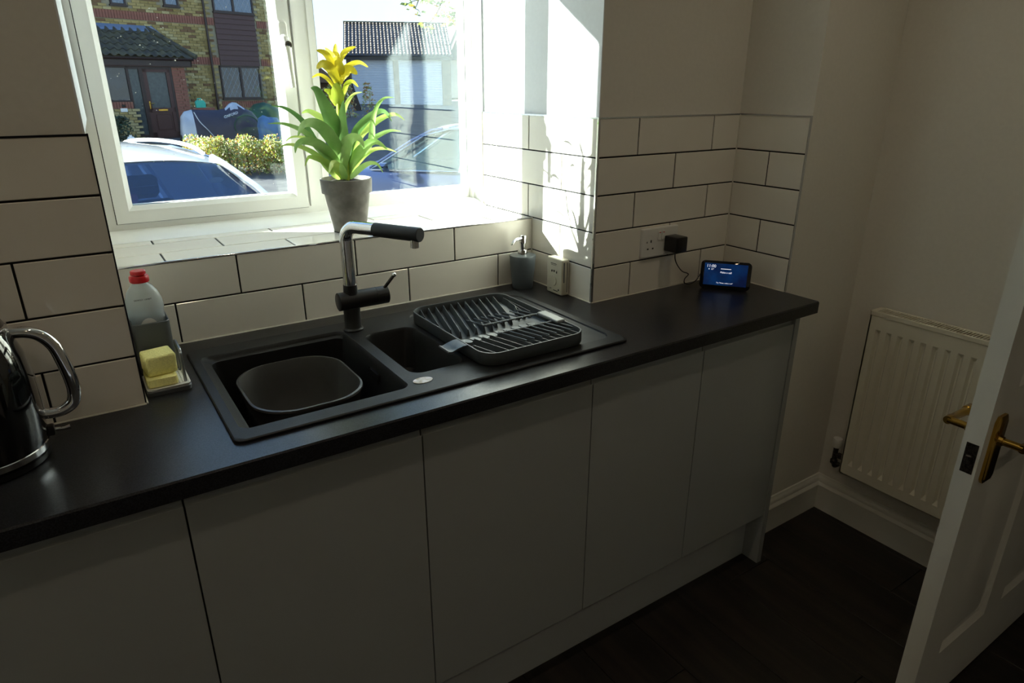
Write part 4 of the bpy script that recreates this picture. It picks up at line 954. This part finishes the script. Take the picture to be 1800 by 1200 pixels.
b.box(-.185, -.12, -.03, .05, .1, 2.06); b.box(-.12, .17, -.03, .05, .12, .25); b.box(.14, .24, -.035, .05, .1, 2.06); b.box(.98, 1.05, -.035, .05, .1, 2.06); b.box(-.13, 1.05, -.03, .05, 1.97, 2.06); b.box(.1, 1.05, -.05, .06, .08, .16)
b.prism([(-.95, -.032, 1.17), (-.62, -.032, 1.17), (-.80, -.032, 1.24), (-.93, -.032, 1.42), (-1.05, -.032, 1.42), (-1.05, -.032, 1.17)], (0, .06, 0))
b.build('porch_frame', GM['brown'], ho, smooth=0)
B().box(-2.35, -.18, .0, .01, 1.16, 2.0).build('window_pane', GM['dpane'], ho, smooth=0)
B().box(-.13, .15, .0, .01, .2, 1.98).build('sidelight_pane', GM['obsc'], ho, smooth=0)
B().box(1.46, 1.50, .3, .9, 1.1, 2.05).build('side_pane', GM['dpane'], ho, smooth=0)
b = B(); b.box(.24, .98, -.03, .02, .14, .30); b.box(.24, .98, -.03, .02, .84, .96); b.box(.24, .35, -.03, .02, .14, 1.98); b.box(.88, .98, -.03, .02, .14, 1.98); b.box(.24, .98, -.03, .02, 1.90, 1.98); b.box(.35, .88, -.012, .02, .3, .84)
fd = b.build('front_door', GM['clad'], ho, smooth=0)
b = B(); b.box(.42, .82, -.022, -.01, .36, .78, .012); b.build('door_panel', GM['clad'], fd)
B().box(.35, .88, .0, .01, .96, 1.9).build('door_pane', GM['obsc'], fd, smooth=0)
b = B(); b.box(.50, .76, -.04, -.028, .875, .925, .004); b.build('letter_plate', M['brass'], fd)
b = B(); b.box(.275, .31, -.045, -.028, .93, 1.14, .004); b.tube([(.292, -.045, 1.08), (.292, -.085, 1.08), (.40, -.085, 1.08)], .010, 8); b.build('door_handle', M['brass'], fd)
b = B(); b.box(-.52, -.34, -.062, -.045, .87, .965, .004); b.build('number_plaque', M['white'], ho)
b = B(); b.box(-.47, -.38, -.08, -.045, 1.0, 1.06, .01); b.build('porch_lamp', M['black'], ho)
place(ho, (1.6706, 20.3238, 0), PI/2-1.28)

# ---- garage
ga = local_thing('double_garage', 'brick garage with dark pantile roof and white roller shutter doors', 'garage')
b = B(); b.box(0.05, 5.1, .35, 5.6, -.1, 2.95)
b.box(0.0, .22, 0, .36, -.1, 2.95); b.box(2.27, 2.54, 0, .36, -.1, 2.95); b.box(4.7, 5.15, 0, .36, -.1, 2.95); b.box(0, 5.15, 0, .36, 2.79, 2.95); b.build('wall', GM['mortar2'], ga, smooth=0)
b = B(); b.box(-.08, 5.25, -.16, -.10, 2.80, 3.0); b.tube([(-.08, -.2, 2.98), (5.25, -.2, 2.98)], .05, 8); b.build('fascia', GM['fascia'], ga, smooth=0)
for x0, x1 in ((.22, 2.27), (2.54, 4.70)):
    b = B(); z_ = .70
    while z_ < 2.79:
        b.prism([(x0, .10, z_), (x0, .085, z_+.01), (x0, .078, z_+.04), (x0, .085, z_+.07), (x0, .10, z_+.079)], (x1-x0, 0, 0)); z_ += .08
    b.box(x0, x1, .1, .12, .6, 2.8); b.build('roller_shutter', GM['shutter'], ga, smooth=0)
b = B(); b.face([(-.1, -.22, 3.0), (5.25, -.22, 3.0), (5.25, 2.8, 4.66), (-.1, 2.8, 4.66)]); b.face([(-.1, 2.8, 4.66), (5.25, 2.8, 4.66), (5.25, 5.8, 3.0), (-.1, 5.8, 3.0)])
b.face([(0, .1, 2.95), (0, 5.5, 2.95), (0, 2.8, 4.6)]); b.face([(5.15, .1, 2.95), (5.15, 5.5, 2.95), (5.15, 2.8, 4.6)]); b.build('roof_slope', GM['fascia'], ga, smooth=0)
b = B(); ncol, nrow = 30, 14
for i in range(ncol):
    x = -.09+5.33/ncol*i; w = 5.33/ncol
    for j in range(nrow):
        t0, t1 = j/nrow, (j+1)/nrow+.01
        P = lambda t, u, up: (x+w*u, -.22+3.02*t-up*.48, 3.0+1.66*t+up*.87)
        b.loft([[P(t, .28, .0), P(t, .36, h), P(t, .56, h*1.25), P(t, .76, h), P(t, .84, .0)] for t, h in ((t0, .085), (t1, .05))], True, False)
b.build('roof_tiling', GM['rtile2'], ga, smooth=0, kind='stuff')
b = B(); b.tube([(-.1, 2.8, 4.68), (5.25, 2.8, 4.68)], .08, 8); b.build('ridge', GM['rtile'], ga)
place(ga, (12.24, 32.3, 0), -.40)

# ---- far buildings glimpsed beside the garage
fb = thing('far_shed', 'dark roofed shed behind the plant, far left of the garage', 'shed', (12.2, 38, .8))
b = B(); b.box(10.2, 13.9, 37, 40, .8, 1.9); b.build('wall', GM['timber'], fb, smooth=0)
b = B(); b.prism([(10.0, 36.7, 1.85), (13.4, 36.7, 1.75), (12.4, 36.7, 2.55), (10.0, 36.7, 2.75)], (0, 3.5, 0)); b.build('roof', GM['farroof'], fb, smooth=0)
bd = B(); bd.prism([(11.02, 28.3, .5), (11.32, 28.3, .5), (10.78, 28.3, 2.3), (10.52, 28.3, 2.3)], (0, .12, 0)); bd.build('timber_post', GM['timber'], label='leaning dark timber board left of the garage door', category='post', smooth=0)
fh_ = thing('far_house', 'pale rendered house beyond the garage at the right window edge', 'house', (24, 39, .9))
b = B(); b.box(21.2, 29, 38.3, 45, .9, 3.2); b.build('wall', GM['housef'], fh_, smooth=0)
b = B(); b.prism([(20.9, 38.1, 3.15), (29, 38.1, 3.15), (29, 41.6, 6.4), (24.5, 41.6, 6.4)], (0, .2, .15)); b.prism([(20.9, 38.1, 3.15), (24.5, 41.6, 6.4), (20.9, 45.2, 3.15)], (.2, 0, .1)); b.build('roof', GM['farroof'], fh_, smooth=0)

# ---- cars
def car(name, label, paint, glm, loc, rz, trim, group=None):
    t = local_thing(name, label, 'car')
    def sec(x, w, zb, zt, crown):
        h = [(0, zb), (w*.86, zb), (w*.97, zb+.10), (w, zb+.28), (w*.995, zt-.16), (w*.965, zt-.05), (w*.90, zt), (w*.5, zt+crown*.8), (0, zt+crown)]
        return [(x, y, z) for y, z in h] + [(x, -y, z) for y, z in h[-2:0:-1]]
    b = B()
    b.loft([sec(1.80, .62, .34, .60, .02), sec(1.74, .74, .24, .72, .03), sec(1.5, .83, .20, .84, .05), sec(1.1, .87, .19, .92, .06), sec(.78, .88, .19, .95, .045), sec(.3, .885, .19, .94, 0), sec(-1.0, .885, .19, .95, 0), sec(-2.0, .875, .2, .97, 0), sec(-2.35, .84, .25, .95, 0), sec(-2.48, .74, .32, .80, 0)])
    b.build('body', paint, t, smooth=40)
    def rs_(x, w, z, c): return [(x, w*k/6, z-c*(abs(k)/6)**2.4) for k in range(-6, 7)]
    b = B(); st = [(.03, .56, 1.475, .05), (-.12, .575, 1.505, .055), (-.5, .59, 1.54, .06), (-1.0, .59, 1.54, .06), (-1.5, .57, 1.505, .06), (-1.85, .545, 1.455, .05)]
    b.loft([rs_(*a) for a in st], False, False, closed=False); b.loft([[(x, y, z-.02) for x, y, z in rs_(*a)] for a in st], False, False, closed=False); b.build('roof', paint, t, smooth=60)
    b = B(); b.loft([rs_(.86, .74, .985, .06), rs_(.62, .70, 1.12, .055), rs_(.3, .635, 1.32, .05), rs_(.035, .555, 1.468, .05)], False, False, closed=False); ws = b.build('windscreen', glm[0], t, smooth=60)
    b = B(); b.loft([rs_(-1.86, .54, 1.45, .05), rs_(-2.36, .70, .98, .05)], False, False, closed=False); b.build('rear_window', glm[0], t)
    for s in (1, -1):
        b = B(); top = [(.06, .575), (-.5, .60), (-1.0, .60), (-1.7, .57)]; zt_ = [1.40, 1.465, 1.465, 1.42]; bot = [(.78, .80), (-.5, .83), (-1.0, .83), (-2.2, .78)]
        b.loft([[(x, s*y, z) for (x, y), z in zip(top, zt_)], [(x, s*y, .955) for x, y in bot]], False, False, closed=False); b.build('side_window', glm[1], t)
        b = B(); b.tube([(.84, s*.755, .97), (.62, s*.715, 1.10), (.3, s*.645, 1.30), (.03, s*.572, 1.435), (-.12, s*.585, 1.455)], .020, 8); b.build('pillar', paint, t)
        b = B(); b.tube([(-.42, s*.85, .95), (-.5, s*.615, 1.47)], .022, 8); b.tube([(-1.5, s*.81, .95), (-1.55, s*.585, 1.45)], .04, 8); b.tube([(-2.28, s*.76, .95), (-1.85, s*.56, 1.43)], .06, 8); b.build('door_pillar', M['chrome'] if trim else paint, t)
        b = B(); b.tube([(.80, s*.815, .955), (-.5, s*.845, .96), (-1.4, s*.84, .965), (-2.15, s*.80, .98)], .010, 6); b.tube([(.80, s*.812, .957), (.45, s*.742, 1.17), (.12, s*.63, 1.37), (-.2, s*.598, 1.452), (-.8, s*.61, 1.485), (-1.5, s*.595, 1.465), (-2.0, s*.62, 1.33)], .010, 6)
        b.build('window_trim', M['chrome'], t)
        b = B(); b.tube(smoothpath([(-.20, s*.565, 1.475), (-.42, s*.57, 1.515), (-.9, s*.565, 1.525), (-1.4, s*.55, 1.50), (-1.6, s*.545, 1.46)], 3), .014, 8); b.build('roof_rail', paint if not trim else M['chrome'], t)
        b = B(); b.loft([[(.55+.02*math.cos(a)*i, s*(.93+.07*math.sin(a)), 1.0+.06*math.cos(a)) for a in [2*PI*k/10 for k in range(10)]] for i in (-2, 3)]); b.build('wing_mirror', paint, t)
        for xw in (1.15, -1.55):
            b = B(); b.cyl((xw, s*.70, .31), (xw, s*.895, .31), .31, seg=28); wh = b.build('wheel', GM['tyre'], t)
            b = B(); b.cyl((xw, s*.89, .31), (xw, s*.902, .31), .20, .19, seg=20); b.build('hub', M['trimm'], wh)
    b = B(); b.box(.35, .80, -.70, .70, .86, .95, .03); b.build('dashboard', GM['seat'], t)
    for s in (1, -1):
        b = B(); b.box(-.75, -.2, s*.36-.23, s*.36+.23, .45, .62, .04); b.box(-.92, -.74, s*.36-.23, s*.36+.23, .5, 1.12, .04); b.box(-.90, -.80, s*.36-.12, s*.36+.12, 1.14, 1.30, .03); b.build('seat', GM['seat'], t)
    b = B(); b.box(.15, .165, -.12, .12, 1.345, 1.395, .006); mi_ = b.build('rear_view_mirror', M['black'], t)
    place(t, loc, rz); return t, mi_
c1, mir = car('white_car', 'white car with roof rails parked nose towards the kitchen window', GM['carw'], (GM['cargl'], GM['cargl']), (-.165, 2.86, -.40), math.atan2(-.97, .245), False)
hb = B(); hp_ = [(0, -.05), (.035, -.015), (.048, .012), (.042, .034), (.022, .042), (0, .026), (-.022, .042), (-.042, .034), (-.048, .012), (-.035, -.015)]
hb.loft([[(x, y*1.1-.07, z*1.1+1.275) for y, z in hp_] for x in (.200, .208)]); hb.tube([(.204, -.07, 1.315), (.18, -.03, 1.36)], .002, 4)
hb.build('hanging_heart', GM['heart'], mir)
sb_ = B(); sb_.loft([[(x, .46+.045*math.cos(a), z+.018*math.sin(a)) for a in [2*PI*k/14 for k in range(14)]] for x, z in ((.168, 1.345), (.172, 1.345))]); sb_.build('sticker', M['cream'], c1)
car('blue_car', 'dark blue car with bright window trim seen side-on behind the plant', GM['carb'], (GM['cargl'], GM['cargl2']), (2.894-.0*.67+.05, 6.561, -.42), math.atan2(.74, -.67), True)
cb = bpy.data.objects['blue_car']
f_ = Vector((-.67, .74, 0)).normalized(); l_ = Vector((-f_.y, f_.x, 0))
cb.location = Vector((2.894, 6.561, -.46)) - l_*.84 - f_*.72

# ---- covered motorbike
mb = local_thing('covered_motorbike', 'motorbike under a dark cover with silver ends in front of the house', 'motorbike')
st = [(2.20, .60, .18, 0), (2.24, .86, .22, 0), (2.34, .99, .30, 0), (2.46, 1.02, .30, 0), (2.52, 1.03, .30, 1), (2.7, 1.03, .30, 1), (2.95, 1.02, .30, 1), (3.14, 1.01, .30, 1), (3.30, 1.05, .32, 1), (3.41, 1.15, .34, 1), (3.50, 1.20, .35, 1), (3.60, 1.18, .34, 1), (3.77, 1.06, .32, 1), (3.97, .96, .28, 1), (4.12, .74, .22, 1), (4.16, .55, .15, 1)]
def bsec(x, zt, w):
    zb = .02; out_ = []
    for a in range(0, 13):
        th = PI*a/12; y = -math.cos(th); k = math.sin(th)
        if a in (0, 12): out_.append((x, y*(w+.02), zb))
        else: out_.append((x, y*w*(.55+.45*(1-k)) + .010*math.sin(7*x+a), zb+(zt-zb)*k**.42 + .006*math.sin(23*x+a*2)))
    return out_
for nm, a, c_, mm in (('cover_end', 0, 4, 'covers'), ('cover', 4, 16, 'coverd')):
    b = B(); b.loft([bsec(x, zt, w) for x, zt, w, _ in st[a:c_+ (1 if c_ < 16 else 0)]], a == 0, c_ == 16)
    if nm == 'cover':
        for f in b.b.faces:
            ce = f.calc_center_median()
            if 3.25 < ce.x < 3.8 and ce.z > 1.02: f.material_index = 1
    b.build(nm, [GM[mm], GM['covers']], mb, smooth=70)
text('OXFORD', .088, frame_mtx((3.37, -.345, .90), (1, 0, .32), (-.2, .25, 1)), mb, GM['print'], depth=.004)
for k in range(8):
    a0 = .5
b = B(); b.tube(smoothpath([(2.52, -.30, .98), (2.62, -.325, .75), (2.78, -.34, .55), (2.92, -.345, .35)], 5), .012, 6); b.build('cover_seam', GM['covers'], mb)
b = B()
for rr_, th0, th1 in ((.26, .1*PI, 1.15*PI),): b.tube([(3.72+rr_*math.cos(t)*1.15, -.345, .62+rr_*math.sin(t)) for t in [th0+(th1-th0)*k/16 for k in range(17)]], .014, 6)
b.build('cover_piping', GM['gtarp'], mb)
for xw in (2.42, 3.9):
    b = B(); b.cyl((xw, -.06, .28), (xw, .06, .28), .27, seg=20); b.build('wheel', GM['tyre'], mb)
place(mb, (0, 17.3, .0), 0); mb.location = (0, 17.3, -.05)
def gz(y):
    for (a, za), (c_, zc_) in zip(prof, prof[1:]):
        if a <= y <= c_: return za+(zc_-za)*(y-a)/(c_-a)
# supports and small things by the house wall
b = B(); b.box(2.80, 3.35, 18.75, 19.0, gz(18.8)-.05, .985); b.build('can_support_wall', GM['redb'], label='low red brick wall behind the covered motorbike, added to support the jerry can', category='wall', smooth=0)  # support added under the jerry can, hidden behind the bike
jc = thing('jerry_can', 'teal plastic jerry can standing behind the covered motorbike', 'jerry can', (3.0, 18.87, .985))
b = B(); b.loft([[(x, y, z) for x, z in ((2.90, .987), (3.13, .987), (3.14, 1.10), (3.09, 1.175), (2.93, 1.175), (2.89, 1.12))] for y in (18.79, 18.96)]); b.build('body', GM['teal'], jc, smooth=0)
b = B(); b.tube([(2.95, 18.87, 1.17), (2.96, 18.87, 1.215), (3.05, 18.87, 1.215), (3.06, 18.87, 1.17)], .014, 6); b.build('handle', GM['teal'], jc)
wcn = thing('white_container', 'white plastic container on the ground beside the porch', 'container', (1.15, 18.3, gz(18.3)))
g0 = gz(18.3)
b = B(); b.loft([rrect(1.06, 1.26, 18.25, 18.40, .03, g0+.001), rrect(1.055, 1.265, 18.245, 18.405, .03, g0+.30), rrect(1.10, 1.22, 18.28, 18.37, .03, g0+.37)]); b.build('body', M['white'], wcn)
b = B(); b.cyl((1.16, 18.325, g0+.37), (1.16, 18.325, g0+.41), .035, seg=12); b.build('cap', M['white'], wcn)
def lump(c, rx, ry, rz_, seed, seg=16):
    r_ = random.Random(seed); b = B(); b.ball((0, 0, 0), 1, seg)
    for v in b.b.verts:
        n_ = 1+.10*math.sin(5*v.co.x+seed)+.08*math.sin(7*v.co.z+seed)
        v.co = Vector((c[0]+v.co.x*rx*n_, c[1]+v.co.y*ry*n_, c[2]+v.co.z*rz_*n_))
    return b
lump((4.62, 18.6, .42), .75, .45, .62, 2).build('green_tarpaulin', GM['gtarp'], label='dark green tarpaulin heap behind the covered motorbike', category='tarpaulin', smooth=60)
lump((4.12, 16.4, .38), .30, .3, .50, 4).build('blue_tarpaulin', GM['tarp'], label='pale blue tarpaulin bundle right of the covered motorbike', category='tarpaulin', smooth=60)

# ---- foliage
def leaves(b, n, fn, size, mats_n, seed):
    r_ = random.Random(seed)
    for k in range(n):
        p = Vector(fn(r_)); s = size*r_.uniform(.6, 1.3); d = Vector((r_.gauss(0, 1), r_.gauss(0, 1), r_.gauss(0, 1))).normalized(); e_ = d.orthogonal().normalized()*s*.32; d *= s*.6
        b.m(r_.choice(mats_n)); b.face([p-d, p+e_, p+d, p-e_])
def shrub(name, label, cat, x0, x1, y0, y1, z0, z1, n, size, mats_, pick, seed, group=None, dens=5):
    t = thing(name, label, cat, ((x0+x1)/2, (y0+y1)/2, z0), group)
    b = B(); r0 = random.Random(seed)
    nb = max(4, int((x1-x0)*dens)); bl_ = [(r0.uniform(x0, x1), r0.uniform(y0, y1), r0.uniform(.72, 1.0)) for _ in range(nb)]
    def fn(r_):
        bx, by, h_ = r_.choice(bl_); a = r_.uniform(0, 2*PI); q = r_.random()**.5*.32; zz = r_.random()**.7
        return (bx+q*math.cos(a)*(1.15-zz*.7), by+q*math.sin(a)*(1.15-zz*.7), z0+(z1-z0)*h_*zz)
    leaves(b, n, fn, size, pick, seed); b.build('foliage', mats_, t, smooth=0, kind='stuff')
    b = B()
    for bx, by, h_ in bl_:
        b.tube([(bx, by, z0-.02), (bx+r0.uniform(-.1, .1), by, z0+(z1-z0)*h_*.8)], [.014, .004], 5)
    b.build('stem', GM['twig'], t, kind='stuff'); return t
gb = gz(14.3)
HM = [GM['hedge'], GM['hedgec'], GM['hedgeo']]
shrub('hedge', 'low variegated yellow green hedge between the white car and the motorbike', 'hedge', 1.95, 4.5, 14.1, 15.2, gb, .52, 11000, .055, HM, [0, 0, 0, 1, 1, 2], 11, dens=14)
shrub('flowering_shrub', 'pinkish shrub behind the plant beside the dark shed', 'shrub', 8.6, 10.3, 24.5, 26, gz(25), 1.75, 1500, .11, HM, [1, 2, 0], 12)
shrub('climbing_shrub', 'dark green bushy shrub against the porch wall', 'shrub', .62, 1.12, 18.7, 19.2, gz(19), 1.02, 1500, .08, [GM['ivy']], [0], 13)
def branch(name, label, pts, n, seed, sp):
    t = thing(name, label, 'branch', pts[0], None)
    b = B(); P = smoothpath(pts, 5); b.tube(P, [.02-.016*i/(len(P)-1) for i in range(len(P))], 6)
    r_ = random.Random(seed); ends = []
    for k in range(14):
        p = P[r_.randrange(len(P)//3, len(P))]; q = p+Vector((r_.uniform(-sp, sp), r_.uniform(-.2, .2), r_.uniform(-sp*.9, sp*.3))); b.tube([p, (p+q)/2+Vector((0, 0, .02)), q], [.005, .004, .002], 4); ends.append((p, q))
    b.build('twigs', GM['twig'], t, kind='stuff')
    b = B()
    def fn(rr):
        p, q = rr.choice(ends); u = rr.random()**.5; c_ = p.lerp(q, u); return (c_.x+rr.gauss(0, .03), c_.y+rr.gauss(0, .03), c_.z+rr.gauss(0, .03))
    leaves(b, n, fn, .075, [0, 1, 1, 2], seed); b.build('foliage', [GM['auty'], GM['autg'], GM['hedge']], t, smooth=0, kind='stuff'); return t
branch('tree_branch', 'leafy autumn branch hanging over the garage roof in the sky', [(4.5, 7.6, 3.9), (4.25, 7.5, 3.2), (4.08, 7.4, 2.72), (3.95, 7.35, 2.48)], 190, 21, .27)
branch('tree_branch', 'sparser autumn branch hanging near the right window edge', [(5.3, 7.6, 3.8), (4.95, 7.5, 3.1), (4.72, 7.4, 2.7), (4.55, 7.35, 2.42)], 150, 22, .24)
branch('tree_branch', 'faint low twig of autumn leaves at the right end of garage roof', [(5.5, 8.9, 3.3), (5.2, 8.8, 2.9), (4.98, 8.75, 2.55), (4.8, 8.7, 2.42)], 50, 23, .14)
#OUT-END
